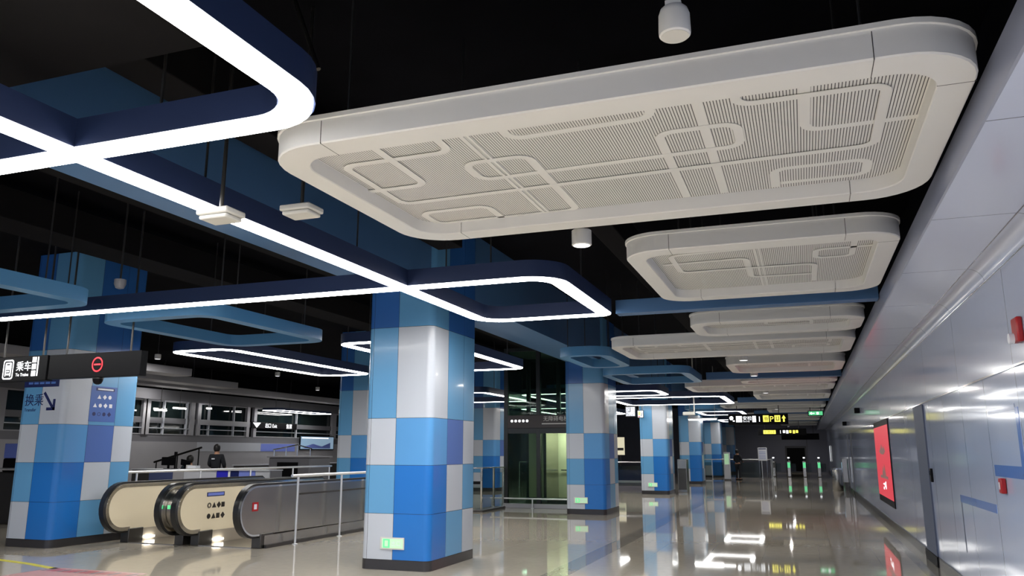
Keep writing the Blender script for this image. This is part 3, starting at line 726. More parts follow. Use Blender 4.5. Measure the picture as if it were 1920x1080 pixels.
MB().prism(newel_profile(-.05, 4.2, False) + [(4.2, .24)], yz, -9.972, -9.83, M_steel).build('middle_deck', e2)
b = MB(); b.box(-9.925, -9.875, .055, .075, .62, .68, M_greenlit); b.build('direction_lamp', e2, bevel=.004)
b = MB(); b.box(-8.44, -8.436, .31, .46, .60, .74, M_red); b.box(-8.437, -8.434, .35, .42, .63, .71, M_printw); b.build('stop_sticker', e2, 0)
b = MB(); b.prism([(.62, .0), (8, .0), (8, .20), (4.2, .20), (.9, .20), (.62, .2)], yz, -8.45, -8.40, M_steel); b.box(-8.42, -8.36, .62, 8, .0, .05, M_dsteel); b.build('outer_cladding', e2)
MB().box(-8.442, -8.428, 1.6, 8, .80, .83, M_dsteel).build('cladding_groove', e2, 0)
b = MB(); X = -9.679
b.box(X, X + .004, .69, 1.13, .79, .86, M_print); b.box(X + .003, X + .006, .71, 1.11, .803, .848, M_clav)
for j in range(2):
    for k in range(4):
        text(b, ('◎', '▲', '◆', '■', '●', '▲', '■', '◆')[j * 4 + k], .115, (X + .004, .71 + k * .115, .60 - j * .18), (0, 1, 0), UZ, M_dsteel)
b.build('safety_notice', e2, 0)

# ------------------------------------------------------------------ railings
def railing(name, label, pts, posts, h, glass=None, cat='railing', rail_r=.026, low=True, group='steel railings'):
    r = thing(name, label, cat, (pts[0][0], pts[0][1], 0), group); o = Vector((pts[0][0], pts[0][1], 0))
    for a, c in zip(pts, pts[1:]): MB().tube(Vector((a[0], a[1], h)) - o, Vector((c[0], c[1], h)) - o, rail_r, M_rail, 12).build('handrail', r)
    for x, y in posts:
        b = MB(); b.tube(Vector((x, y, 0)) - o, Vector((x, y, h - .02)) - o, .02, M_rail, 12); b.lathe(Vector((x, y, 0)) - o, [(.05, 0), (.05, .012), (.022, .02)], M_rail, 14); b.build('post', r)
    if glass:
        for (x0, y0), (x1, y1) in glass:
            d = Vector((x1 - x0, y1 - y0, 0)).normalized(); nn = Vector((-d.y, d.x, 0)) * .005; A = Vector((x0, y0, .12)) - o + d * .05; B = Vector((x1, y1, .12)) - o - d * .05; H = Vector((0, 0, h - .27))
            MB().add([A - nn, B - nn, B + nn, A + nn, A - nn + H, B - nn + H, B + nn + H, A + nn + H], [(0, 1, 2, 3), (4, 5, 6, 7), (0, 1, 5, 4), (1, 2, 6, 5), (2, 3, 7, 6), (3, 0, 4, 7)], M_clear).build('glass_panel', r, 0)
    return r
ys_ = [11.93, 13.32, 14.7, 16.1, 17.5, 18.9]
railing('guard_railing', 'steel railing right of the escalators with tall chrome posts', [(-8.26, 11.75), (-8.26, 19.6)], [(-8.26, y) for y in ys_], 1.14, None)
ys_ = [12.6, 14.4, 16.1, 17.8, 19.5]
railing('guard_railing', 'long steel railing left of the escalators before the service desk', [(-12.5, 12.3), (-12.5, 19.6)], [(-12.5, y) for y in ys_], 1.15)
ys_ = [4.5, 6.5, 8.5, 9.9]
railing('guard_railing', 'steel railing at the left edge behind the tiled column', [(-17.5, 12.5), (-13.3, 12.5)], [(-17.4, 12.5), (-15.4, 12.5), (-13.4, 12.5)], 1.18)
railing('guard_railing', 'far steel and glass railing by the white kiosk, with notice board at its end', [(-6.4, 47.0), (-2.3, 47.0), (-1.9, 47.4), (-1.9, 51.5)], [(-6.3, 47), (-5.0, 47), (-3.6, 47), (-2.3, 47), (-1.9, 49.4), (-1.9, 51.4)], 1.1, [((-6.3, 47), (-5.0, 47)), ((-5, 47), (-3.6, 47)), ((-3.6, 47), (-2.3, 47))])
r = railing('guard_railing', 'steel railing across the gap between the left and right column rows', [(-12, 34), (-6.2, 34)], [(-12, 34), (-10.1, 34), (-8.2, 34), (-6.3, 34)], 1.1, [((-10.1, 34), (-8.2, 34)), ((-8.2, 34), (-6.3, 34))])

# ------------------------------------------------------------------ glass barrier box and lift
r = thing('glass_barrier', 'steel framed glass barrier box right of the nearest column', 'barrier', (-8.3, 19.75, 0))
b = MB()
for x in (0, .28):
    for y in (0, 1.6): b.box(x - .025, x + .025, y - .025, y + .025, 0, 1.12, M_chrome)
b.build('frame_post', r, 0) if False else None
for x in (0, .28):
    for y in (0, 1.6): MB().box(x - .025, x + .025, y - .025, y + .025, 0, 1.10, M_chrome).build('post', r, bevel=.004)
MB().box(-.05, .33, -.05, 1.65, 1.10, 1.13, M_chrome).build('top_plate', r, bevel=.005); MB().box(-.05, .33, -.05, 1.65, 0, .05, M_dsteel).build('base_plate', r)
MB().box(.03, .25, -.02, .02, .70, .78, M_black).build('cross_bar', r); MB().box(.27, .285, .03, 1.57, .06, 1.09, M_clear).build('glass_panel', r, 0); MB().box(.03, .25, -.006, .006, .06, .69, M_clear).build('glass_panel', r, 0)
LX0, LX1, LY0, LY1, LH = -8.05, -6.05, 21.7, 23.7, 4.4
r = thing('glass_lift', 'dark green glass lift shaft between the nearest and the second column', 'lift', (0, 0, 0))
M_lf = mat('lift_frame', (0.022, 0.026, 0.028, 1), .35, .4)
for x in (LX0, LX0 + .98, LX1):
    for y in (LY0, LY1): MB().box(x - .06, x + .06, y - .06, y + .06, 0, LH, M_lf).build('frame_post', r, bevel=.005)
for z in (2.22, LH - .1):
    MB().box(LX0, LX1, LY1 - .04, LY1 + .04, z, z + .12, M_lf).build('frame_rail', r, 0)
MB().box(LX0 + .06, LX1, LY0 - .05, LY0 + .05, 2.05, 2.2, M_lf).build('frame_rail', r, 0)
hd = MB().box(LX0 + .06, LX1 - .06, LY0 - .09, LY0 + .04, 2.2, 2.56, mat('lift_header', (.03, .02, .02, 1), .4)).build('header_sign', r, bevel=.005)
b = MB()
for k in range(5): b.prism([(LX0 + .2 + k * .115 + .038 * math.cos(a * PI / 8), 2.4 + .038 * math.sin(a * PI / 8)) for a in range(16)], fn, LY0 - .095, LY0 - .089, M_whitelit)
text(b, '无障碍电梯', .15, (LX0 + 1.14, LY0 - .092, 2.40), RX, UZ, M_plastic); b.box(LX0 + 1.1, LX1 - .1, LY0 - .095, LY0 - .089, 2.3, 2.33, M_plastic)
b.build('lettering', hd, 0)
MB().box(LX0 + .06, LX1 - .06, LY1 - .01, LY1 + .01, .1, 2.2, M_green).build('glass_panel', r, 0)
MB().box(LX0 + .06, LX1 - .06, LY1 - .01, LY1 + .01, 2.4, LH, M_green).build('glass_panel', r, 0)
for x in (LX0, LX1): MB().box(x - .01, x + .01, LY0 + .06, LY1 - .06, .1, LH, M_green).build('glass_panel', r, 0)
for xa, xb in ((LX0 + .06, LX0 + .92), (LX0 + 1.04, LX1 - .06)):
    MB().box(xa, xb, LY0 - .01, LY0 + .01, 2.56, LH, M_green).build('glass_panel', r, 0)
    MB().box(xa, xb, LY0 - .01, LY0 + .01, .12, 2.05, M_green).build('door_leaf', r, 0)
MB().box(LX0, LX1, LY0 - .06, LY1, 0, .1, M_dsteel).build('sill', r, 0); MB().box(LX0 - .06, LX1 + .06, LY0 - .06, LY1 + .06, LH, LH + .1, M_lf).build('roof', r, 0)
cab = MB().box(LX0 + 1.12, LX1 - .14, LY0 + .3, LY1 - .3, .12, .2, M_dsteel).build('cab_floor', r, 0)
MB().box(LX0 + .12, LX1 - .14, LY1 - .36, LY1 - .3, .2, 2.3, M_cream).build('cab_wall', r, 0)  # widened past the cab, the pale extra width brightens the left door
MB().box(LX0 + 1.1, LX1 - .14, LY0 + .3, LY1 - .3, 2.3, 2.36, M_whitelit).build('cab_ceiling', r, 0)
lamp(r, (LX0 + LX1) / 2 + .45, (LY0 + LY1) / 2, 2.28, 26, .5, (.95, 1, .85))
MB().tube((LX0 + 1.16, LY1 - .42, 1.0), (LX1 - .2, LY1 - .42, 1.0), .02, M_chrome, 10).build('cab_handrail', r)
MB().box(LX0 + 1.02, LX0 + 1.1, LY0 + .3, LY1 - .5, .2, 2.3, M_steel).build('guide_column', r, 0)
railing('bumper_rail', 'low steel bumper rail in front of the glass lift', [(-8.45, 21.48), (-6.0, 21.48)], [(-8.40, 21.48), (-7.2, 21.48), (-6.05, 21.48)], .26, None, 'railing', .022)
b = MB(); b.box(LX0 - .1, -6.0, 21.54, 21.62, 0, .12, M_grey); tag(b.build('lift_threshold', smooth=0, bevel=.01), 'grey stone threshold step in front of the glass lift', 'step')

# ------------------------------------------------------------------ things on the right wall
r = thing('fire_alarm_sounder', 'dark red alarm sounder high on the right wall at the frame edge', 'alarm', (XW, 6.95, 2.46))
MB().box(-.05, -.006, -.085, .085, -.095, .095, M_red).build('body', r, bevel=.012); MB().tube((-.05, .04, -.06), (-.085, .04, -.06), .04, M_printw, 18).build('strobe_lens', r)
r = thing('fire_call_point', 'small red fire call point on right wall under the blue line motif', 'alarm', (XW, 8.12, 1.255))
MB().box(-.045, -.003, -.05, .05, -.065, .065, M_red).build('body', r, bevel=.008); MB().box(-.048, -.044, -.008, .02, -.03, .03, M_printw).build('symbol', r, 0)
r = thing('door_reader', 'small black card reader on right wall beside the dark grey strip', 'card reader', (XW, 12.42, 1.23))
MB().box(-.03, 0, -.06, .06, -.09, .09, M_black).build('body', r, bevel=.006); MB().box(-.033, -.029, -.035, .035, .0, .06, M_glass).build('screen', r, 0)
r = thing('poster_lightbox', 'tall red lit advertising poster in dark frame on the right wall', 'poster', (XW, 19.55, 1.33))
MB().box(-.02, 0, -1.72, 1.72, -.90, .88, M_black).build('frame', r, bevel=.004)
f = MB().box(-.024, -.018, -1.68, 1.68, -.76, .76, M_redlit).build('poster', r, 0)
b = MB(); LR = (0, -1, 0)
b.prism([(-.75, .22), (-.45, .34), (-.2, .26), (.05, .38), (.35, .27), (.7, .22), (.3, .16), (-.3, .15)], lambda u, v, t: (t, u, v), -.026, -.023, M_pinktape)
for y_, z_, w_, h_ in ((-.35, -.58, .12, .16), (-.1, -.55, .1, .1), (.1, -.6, .22, .05), (-.2, -.5, .5, .03)): b.box(-.027, -.023, y_, y_ + w_, z_, z_ + h_, M_whitelit)
b.box(-.028, -.023, -.9, .8, -.36, -.30, M_pinktape); b.prism([(-.5, -.3), (.3, -.3), (.1, -.1), (-.1, -.2), (-.3, -.05)], lambda u, v, t: (t, u, v), -.028, -.023, M_pinktape)
b.build('print', f, 0)
r = thing('litter_bin', 'round steel litter bin at the far end of the right wall', 'bin', (1.15, 35.3, 0))
MB().lathe((0, 0, 0), [(.2, 0), (.21, .02), (.21, .80), (.2, .84), (.12, .86)], M_steel, 24).build('body', r); MB().lathe((0, 0, 0), [(.205, .82), (.215, .83), (.215, .87), (.17, .90), (.02, .91)], M_chrome, 24).build('lid', r)
r = thing('wall_phone_cabinet', 'small steel cabinet with screen on right wall behind the litter bin', 'cabinet', (XW, 36.4, 0))
MB().box(-.22, -.02, -.35, .35, .3, 1.25, M_steel).build('body', r, bevel=.01); MB().box(-.228, -.218, -.2, .2, .7, 1.1, M_screen).build('screen', r, 0)
MB().box(-.15, -.02, -.3, .3, 0, .3, M_dsteel).build('foot', r, 0)
for y, z, nm, lb in ((25.9, 2.74, 'wall_speaker', 'small black wall speaker on the frieze of the right wall'), (34.2, 2.62, 'wall_speaker', 'farther small black wall speaker on the frieze of the right wall')):
    r = thing(nm, lb, 'loudspeaker', (XW, y, z), 'small black wall speakers'); MB().box(-.16, -.006, -.1, .1, -.08, .08, M_black).build('body', r, bevel=.02); MB().box(-.165, -.158, -.07, .07, -.05, .05, M_dsteel).build('grille', r, 0)
r = thing('wall_light', 'vertical white lit strip on the right wall near the ticket gates', 'light', (XW, 58.5, 1.4)); MB().box(-.05, 0, -.12, .12, -.5, .5, M_whitelit).build('diffuser', r, 0); MB().box(-.04, 0, -.16, .16, -.54, .54, M_steel).build('frame', r, 0)

# ------------------------------------------------------------------ far concourse: gates, kiosk, board
for x, l in ((-1.9, 'leftmost ticket gate in the far row'), (-1.0, 'second ticket gate from the left in the far row'), (-.1, 'middle ticket gate of the far row with green light'), (.75, 'fourth ticket gate from the left with green light')):
    r = thing('ticket_gate', l, 'ticket gate', (x, 53.0, 0), 'far ticket gates')
    MB().box(-.11, .11, 0, 1.5, 0, .95, M_steel).build('cabinet', r, bevel=.03); MB().box(-.08, .08, -.01, .0, .55, .88, M_greenlit if x > -1.2 else M_dsteel).build('indicator', r, 0)
    b = MB(); b.tube((0, .15, .95), (0, .15, 1.12), .02, M_steel, 8); b.build('stem', r); MB().box(-.06, .06, .1, .2, 1.12, 1.2, M_whitelit).build('reader', r, bevel=.01)
    MB().box(.11, .4, .7, .72, .3, .8, M_clear).build('flap', r, 0)
r = thing('information_kiosk', 'white information kiosk pillar with green display beside the far person', 'kiosk', (-4.1, 46.0, 0))
MB().box(-.17, .17, 0, .25, 0, 1.5, M_printw).build('body', r, bevel=.02); MB().box(-.12, .12, -.008, .0, .85, 1.42, M_palegreen).build('display', r, 0); MB().box(-.17, .17, -.02, .27, 0, .06, M_dsteel).build('base', r, 0)
r = thing('notice_board', 'white notice board on a thin stand at end of the far railing', 'notice board', (-2.2, 46.2, 0))
MB().box(-.24, .24, 0, .04, 1.05, 1.75, M_printw).build('board', r, bevel=.01); b = MB(); b.box(-.2, .2, -.004, 0, 1.66, 1.71, M_cnavy)
for k in range(5): b.box(-.18, .16, -.004, 0, 1.15 + k * .09, 1.17 + k * .09, M_clav)
b.build('print', r, 0)
for x in (-.2, .2): MB().tube((x, .02, 0), (x, .02, 1.06), .02, M_chrome, 8).build('leg', r)
r = thing('waste_box', 'grey equipment box standing behind the third column', 'box', (-4.6, 31.75, 0)); MB().box(-.1, .25, 0, .6, 0, 1.25, M_steel).build('body', r, bevel=.01); MB().box(-.08, .23, -.008, 0, .1, .9, M_dsteel).build('door', r, 0)
r = thing('lit_board', 'cream lit information board left of the third column', 'board', (-10.3, 46.0, 0)); MB().box(-.0, .5, 0, .08, 1.35, 2.35, mat('cream_lit', (.7, .65, .5, 1), .4, emit=(.85, .78, .55, 1), es=.6)).build('panel', r, 0); MB().box(.05, .45, -.006, 0, 1.6, 1.75, M_dsteel).build('print', r, 0); MB().tube((.25, .04, 0), (.25, .04, 1.36), .03, M_dsteel, 8).build('stand', r)
r = thing('planter_barrier', 'low blue printed barrier between the columns far back', 'barrier', (-9.2, 42.0, 0)); MB().box(-1.6, 1.6, 0, .1, .05, .6, M_print).build('panel', r, 0); MB().box(-1.6, 1.6, -.02, .12, 0, .06, M_printw).build('base', r, 0)

# ------------------------------------------------------------------ left side: facade, boards under the ceiling
XL = -24.0
b = MB()
b.box(XL - .5, XL, YB, YE, 0, 1.93, M_grey); b.box(XL - .5, XL - .04, YB, YE, 1.93, 2.2, M_dgrey)
b.box(XL - .5, XL - .04, YB, YE, 2.65, 2.87, M_dgrey); b.box(XL - .5, XL + .25, YB, YE, 3.55, 3.95, M_dgrey); b.box(XL - .5, XL - .3, YB, YE, 3.95, 5, M_void)
b.box(XL - .7, XL - .5, YB, YE, 1.9, 3.6, M_black)
struct(b.build('wall_left', smooth=0))
b = MB(); b.box(XL, XL + .02, 27.3, 31.5, 1.55, 1.93, M_cpale); b.box(XL, XL + .02, 31.5, 34.2, 1.55, 1.9, M_clav)
b.box(XL, XL + .03, 27.2, 30.6, 2.65, 2.87, M_grey); struct(b.build('trim_4', smooth=0))
WB = [(14.0, 18.2), (18.4, 21.6), (21.8, 24.3), (24.45, 26.9), (27.3, 30.5), (31.0, 37.6), (37.8, 46), (46.2, 56)]
for k, (y0, y1) in enumerate(WB):
    b = MB(); t = .1 if k != 3 else .12
    for y in (y0, y1): b.box(XL - .12, XL + .02, y - t, y + t, 2.2, 3.55, M_grey)
    mul = [y0 + (y1 - y0) * f for f in ((.36, .88) if k == 3 else (.2, .7) if k == 4 else (.5,))]
    for y in mul: b.box(XL - .1, XL, y - .03, y + .03, 2.2, 3.55, M_cpale)
    b.box(XL - .1, XL - .02, y0, y1, 2.2, 2.24, M_grey); b.box(XL - .1, XL, y0, y1, 2.44, 2.47, M_cpale)
    b.box(XL - .1, XL - .02, y0, y1, 3.5, 3.56, M_grey)
    wdw = struct(b.build('window_%d' % (k + 1), smooth=0))
    MB().box(XL - .16, XL - .15, y0, y1, 2.2, 3.55, M_glass).build('pane', wdw, 0)
for y0, y1, z, l in ((24.42, 25.04, 3.13, 'short white tube lamp before the left shop windows, leftmost'), (25.4, 26.1, 3.25, 'short white tube lamp before the left shop windows, middle'), (27.3, 27.6, 3.33, 'short white tube lamp before the left shop windows, rightmost')):
    r = thing('tube_lamp', l, 'light', (XL + .35, (y0 + y1) / 2, z)); h = (y1 - y0) / 2
    MB().tube((0, -h, 0), (0, h, 0), .025, M_led, 10).build('tube', r); MB().box(-.02, .02, -h, h, .025, .06, M_plastic).build('tray', r, 0); MB().tube((0, 0, .05), (0, 0, 4.99 - z), .01, M_dsteel, 8).build('hanger_rod', r)
r = thing('led_ring_light', 'thin glowing ring light before the far left shop windows', 'light', (XL + 0.95, 33.0, 3.40), 'lit strip lights')
led_path(r, rrect(-.5, .5, -2.2, 2.2, .25), True, 0, .1, .12); rods(r, [(-.5, 0), (.3, -2.2)], .11, 1.59)
r = thing('lit_shop_sign', 'white lit sign with arrow and exit text on the far left facade', 'sign', (XL + .04, 30.7, 2.6))
MB().box(-.03, .04, 0, 3.5, 0, .3, M_black).build('sign_box', r, bevel=.01)
b = MB(); b.prism([(.05, .26), (.62, .26), (.34, .03)], lambda u, v, t: (t, u, v), .041, .045, M_whitelit)
text(b, '出口 Exit', .24, (.043, .95, .06), (0, 1, 0), UZ, M_whitelit); text(b, '售票', .24, (.043, 2.6, .06), (0, 1, 0), UZ, M_whitelit)
b.build('lettering', r, 0)
r = thing('advertising_screen', 'bluish lit advertising screen on left facade beside a tiled column', 'screen', (XL + .03, 36.1, 1.98)); MB().box(-.02, .04, -1.55, 1.55, -.36, .36, M_black).build('frame', r, bevel=.01); f = MB().box(.039, .044, -1.5, 1.5, -.31, .31, M_screen).build('screen', r, 0)
b = MB(); b.box(.045, .047, -1.4, 1.0, .22, .27, M_whitelit); b.prism([(-1.2, -.2), (-.4, -.05), (.4, -.18), (1.2, .02), (1.2, -.28), (-1.2, -.28)], lambda u, v, t: (t, u, v), .0445, .047, M_clav); b.build('picture', f, 0)
for x, y1, l in ((-18.0, 20.0, 'shorter grey ceiling board above the service desk'), (-20.0, 24.7, 'longer grey ceiling board nearer the left facade'), (-21.6, 40, 'long grey ceiling board next to the left facade')):
    r = thing('ceiling_board', l, 'ceiling board', (x, 0, 3.87), 'grey ceiling boards at left')
    MB().box(-.7, 0, 8, y1, 0, .23, M_grey).build('board_body', r, 0, bevel=.01)
    for y in (10, y1 - 2): MB().tube((-.35, y, .22), (-.35, y, 1.12), .012, M_dsteel, 8).build('hanger_rod', r)

# ------------------------------------------------------------------ service desk and what stands there
r = thing('service_desk', 'long service desk with slate, pale and bright blue front panels behind the railing', 'desk', (-20.05, 20.0, 0))
for x0, x1, m in ((0, .7, M_dsteel), (.7, 1.63, M_cnavy), (1.63, 2.05, M_grey), (2.05, 3.29, M_cpale), (3.29, 3.71, M_cblue), (3.71, 3.80, M_printw), (3.80, 4.10, M_print), (4.10, 4.7, M_clav), (4.7, 5.2, M_cpale)):
    MB().box(x0, x1 - .012, 0, .05, .08, .98, m).build('front_panel', r, 0, bevel=.004)
MB().box(0, 5.2, .05, .6, .08, .98, M_dgrey).build('carcass', r, 0); MB().box(-.02, 5.22, -.04, .62, .98, 1.015, M_cpale).build('worktop', r, bevel=.006); MB().box(0, 5.2, .03, .58, 0, .08, M_dsteel).build('toe_kick', r, 0)
r = thing('monitor', 'dark computer monitor seen from behind on the service desk', 'monitor', (-18.9, 20.3, 1.016)); MB().box(-.28, .28, -.02, .03, .10, .36, M_black).build('screen_back', r, bevel=.02); MB().box(-.03, .03, -.02, .02, .01, .14, M_black).build('stand', r); MB().box(-.12, .12, -.08, .1, 0, .012, M_black).build('base', r)
r = thing('monitor', 'second dark monitor on service desk, smaller, left of the standing person', 'monitor', (-18.3, 20.35, 1.016)); MB().prism([(-.15, .12), (.2, .05), (.2, .24), (-.15, .3)], lambda u, v, t: (u, t, v), -.02, .03, M_black).build('screen_back', r); MB().box(-.02, .02, -.02, .02, .01, .14, M_black).build('stand', r); MB().box(-.1, .1, -.08, .1, 0, .012, M_black).build('base', r)
r = thing('document_tray', 'pale document tray with papers on the service desk', 'tray', (-17.85, 20.25, 1.016)); MB().box(-.2, .2, -.12, .12, 0, .02, M_plastic).build('tray', r); MB().box(-.17, .15, -.1, .1, .02, .10, M_printw).build('papers', r, 0); MB().box(-.2, -.185, -.12, .12, .02, .12, M_plastic).build('tray_side', r, 0)
r = thing('fixed_desk_phone', 'small dark upright device on the service desk by monitor', 'device', (-18.55, 20.2, 1.016)); MB().box(-.02, .02, -.02, .02, .01, .42, M_black).build('stem', r); MB().box(-.05, .05, -.02, .03, .40, .52, M_black).build('head', r, bevel=.01); MB().box(-.08, .08, -.06, .06, 0, .015, M_black).build('base', r)
b = thing('scanner_machine', 'dark grey baggage scanner behind the service desk right end', 'scanner', (-16.0, 22.4, 0)); MB().box(-.7, .9, 0, 1.2, 0, 1.35, M_dgrey).build('body', b, bevel=.04); MB().box(-.35, .45, -.02, .0, .75, 1.2, M_black).build('tunnel_curtain', b, 0); MB().box(-.75, .95, -.05, 1.25, 1.35, 1.40, M_grey).build('top_cover', b, bevel=.01)
r = thing('long_counter', 'long dark counter with pale top edge beyond the escalators', 'counter', (-20.5, 26, 0)); MB().box(-.5, 0, 0, 12, 0, 1.0, M_dsteel).build('body', r, 0); MB().box(-.55, .04, -.04, 12.04, 1.0, 1.04, M_cpale).build('top', r, 0)
r = thing('stair_handrail', 'dark slanting handrail behind the service desk at left', 'handrail', (-21.4, 22.3, 0)); MB().tube((0, 0, 1.18), (2.0, 0, 1.68), .035, M_black, 10).build('rail', r)
for x, z in ((.1, 1.19), (1.0, 1.42), (1.9, 1.64)): MB().tube((x, 0, 0), (x, 0, z), .02, M_black, 8).build('post', r)
r = thing('guard_railing', 'pale sloping stair railing before the far left facade', 'railing', (-23.2, 31.4, 0), 'steel railings')
MB().tube((0, 0, 1.62), (0, 1.9, 1.86), .03, M_chrome, 8).build('handrail', r); MB().tube((0, 1.9, 1.86), (0, 3.1, 1.68), .03, M_chrome, 8).build('handrail', r)
for y, z in ((.1, 1.63), (1.0, 1.74), (1.9, 1.85), (3.0, 1.69)): MB().tube((0, y, 0), (0, y, z), .025, M_chrome, 8).build('post', r)
r = thing('cabinet', 'dark cabinet with pale blue top box at the left frame edge', 'cabinet', (-16.5, 13.0, 0)); MB().box(-.6, .6, 0, .5, 0, 1.1, M_dsteel).build('body', r, bevel=.02); MB().box(-.3, .5, .05, .45, 1.1, 1.4, M_black).build('monitor_box', r, bevel=.03); MB().box(-.3, .5, .06, .44, 1.4, 1.72, M_clav).build('top_box', r, bevel=.01)

# floor stickers at the near left
p = fillet([(-11.4, 8.86), (-10.4, 8.66), (-9.6, 8.42)], .5, False, 8); b = MB(); b.strip(offset(p, .05), offset(p, -.05), 0.0, .002, M_yellow, False)
tag(b.build('floor_tape', smooth=0), 'yellow tape line on the floor at the lower left', 'tape')
r = thing('floor_sticker', 'worn pink and grey floor sticker at bottom left edge', 'sticker', (-9.7, 8.2, 0))
b = MB(); b.box(0, 1.6, -.5, .3, 0, .002, M_pinktape); b.build('sheet', r, 0)
b = MB()
for k in range(16): b.add([(.05 + k * .095 + dx, .02 + dy, .003) for dx, dy in ((0, 0), (.05, 0), (.07, .2), (.02, .2))], [(0, 1, 2, 3)], M_red if k % 3 else M_dgrey)
b.build('print', r, 0)

# ------------------------------------------------------------------ people
def skin(name, joints, edges, m, parent=None, sub=2):
    me = bpy.data.meshes.new(name); me.from_pydata([j[0] for j in joints], edges, []); o = bpy.data.objects.new(name, me); COL.objects.link(o)
    o.modifiers.new('s', 'SKIN'); sm = o.modifiers.new('d', 'SUBSURF'); sm.levels = sub; sm.render_levels = sub
    for i, j in enumerate(joints):
        r = j[1]; me.skin_vertices[0].data[i].radius = r if isinstance(r, tuple) else (r, r)
    me.skin_vertices[0].data[0].use_root = True
    dg = bpy.context.evaluated_depsgraph_get(); m2 = bpy.data.meshes.new_from_object(o.evaluated_get(dg)); bpy.data.objects.remove(o)
    m2.materials.clear(); m2.materials.append(m); m2.polygons.foreach_set('material_index', [0] * len(m2.polygons)); m2.shade_smooth(); m2.name = name
    q = bpy.data.objects.new(name, m2); COL.objects.link(q)
    if parent: q.parent = parent
    return q
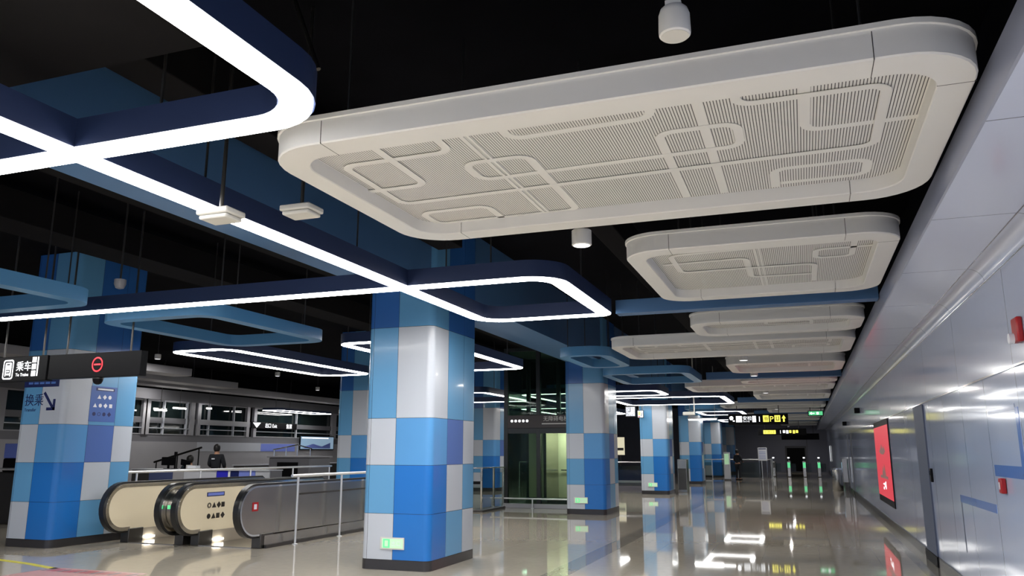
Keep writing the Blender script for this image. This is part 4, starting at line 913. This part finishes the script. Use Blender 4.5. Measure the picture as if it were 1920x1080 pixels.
def person(label, loc, rz, cloth, seated=False, arms=0.0, hs=1.0):
    """figure facing +Y before turning; arms bend forward"""
    root = thing('person', label, 'person', loc); root.rotation_euler = (0, 0, rz); root.scale = (hs, hs, hs)
    hz = .48 if seated else .93; t = hz - .93
    P = dict(pel=((0, 0, hz), (.15, .10)), wai=((0, 0, 1.10 + t), (.135, .095)), che=((0, .01, 1.32 + t), (.165, .11)), nk=((0, 0, 1.46 + t), .06), hd0=((0, .015, 1.55 + t), .075), hd1=((0, .02, 1.65 + t), (.085, .10)), hd2=((0, .01, 1.72 + t), .06))
    for s_, k in ((-1, 'l'), (1, 'r')):
        P[k + 'sh'] = ((s_ * .185, 0, 1.40 + t), .062); P[k + 'el'] = ((s_ * .25, .04, 1.13 + t), .046); P[k + 'wr'] = ((s_ * .16, .26, 1.05 + t), .033); P[k + 'ha'] = ((s_ * .13, .33, 1.05 + t), .036)
        P[k + 'hip'] = ((s_ * .09, 0, hz - .06), .092)
        if seated: P[k + 'kn'] = ((s_ * .12, .42, .50), .065); P[k + 'an'] = ((s_ * .12, .40, .09), .045); P[k + 'to'] = ((s_ * .12, .58, .04), .038)
        else: P[k + 'kn'] = ((s_ * .10, .02, .50), .062); P[k + 'an'] = ((s_ * .10, -.01, .09), .042); P[k + 'to'] = ((s_ * .11, .15, .04), .038)
    E_ = [('pel', 'wai'), ('wai', 'che'), ('che', 'nk'), ('nk', 'hd0'), ('hd0', 'hd1'), ('hd1', 'hd2')]
    for k in 'lr': E_ += [('che', k + 'sh'), (k + 'sh', k + 'el'), (k + 'el', k + 'wr'), (k + 'wr', k + 'ha'), ('pel', k + 'hip'), (k + 'hip', k + 'kn'), (k + 'kn', k + 'an'), (k + 'an', k + 'to')]
    def part(nm, keys, grow, m):
        ks = [k for k in P if k in keys]; ix = {k: i for i, k in enumerate(ks)}
        J = [(P[k][0], tuple(r_ + grow for r_ in (P[k][1] if isinstance(P[k][1], tuple) else (P[k][1],) * 2))) for k in ks]
        return skin(nm, J, [(ix[a], ix[c]) for a, c in E_ if a in ix and c in ix], m, root)
    part('body', set(P), 0, M_skin)
    part('jacket', {'pel', 'wai', 'che', 'nk', 'lsh', 'lel', 'lwr', 'rsh', 'rel', 'rwr'}, .022, cloth)
    part('trousers', {'pel', 'lhip', 'lkn', 'lan', 'rhip', 'rkn', 'ran'}, .017, M_cloth)
    part('hair', {'hd1', 'hd2'}, .018, M_hair) if False else MB().lathe((0, -.012, 1.60 + t), [(.075, -.05), (.098, .0), (.105, .06), (.095, .12), (.06, .165), (.01, .185)], M_hair, 20).build('hair', root, 80)
    # face and fingers
    b = MB(); b.tube((0, .10, 1.635 + t), (0, .135, 1.615 + t), .012, M_skin, 8, .014)
    for s_ in (-1, 1): b.lathe((s_ * .035, .105, 1.655 + t), [(.002, -.01), (.011, 0), (.002, .01)], M_hair, 8)
    b.box(-.022, .022, .10, .108, 1.575 + t, 1.583 + t, M_red); b.build('face', root)
    for s_ in (-1, 1):
        for f in range(4): skin('finger', [((s_ * .13 + (f - 1.5) * .019, .35, 1.05 + t), .009), ((s_ * .13 + (f - 1.5) * .021, .395 + .006 * (f in (1, 2)), 1.045 + t), .008), ((s_ * .13 + (f - 1.5) * .021, .425, 1.02 + t), .007)], [(0, 1), (1, 2)], M_skin, root, 1)
        skin('thumb', [((s_ * .10, .33, 1.05 + t), .010), ((s_ * .08, .365, 1.05 + t), .009), ((s_ * .08, .39, 1.04 + t), .008)], [(0, 1), (1, 2)], M_skin, root, 1)
        MB().box(s_ * .11 - .05, s_ * .11 + .05, .34 if seated else -.08, .64 if seated else .2, 0, .07, M_black).build('shoe', root, bevel=.025)
    return root, t
r, t = person('person in dark jacket with white back patch, seen from behind at service desk', (-17.65, 21.0, 0), .25, M_cloth, hs=1.0)
MB().box(-.09, .01, -.15, -.13, 1.30, 1.335, M_printw).build('back_patch', r, 0)
r, t = person('person in dark teal clothes seated left of the standing person', (-19.0, 21.35, 0), .6, M_cloth2, seated=True, hs=1.08)
st = thing('stool', 'dark stool under the seated person at the service desk', 'stool', (-19.0, 21.33, 0)); MB().lathe((0, 0, .26), [(.14, 0), (.15, .02), (.14, .05)], M_black, 20).build('seat', st); MB().tube((0, 0, .03), (0, 0, .27), .03, M_dsteel, 10).build('column', st); MB().lathe((0, 0, 0), [(.22, 0), (.22, .02), (.04, .04)], M_dsteel, 20).build('base', st)
person('distant person in dark clothes standing beside the white kiosk', (-3.55, 46.4, 0), -.5, M_cloth, hs=.93)
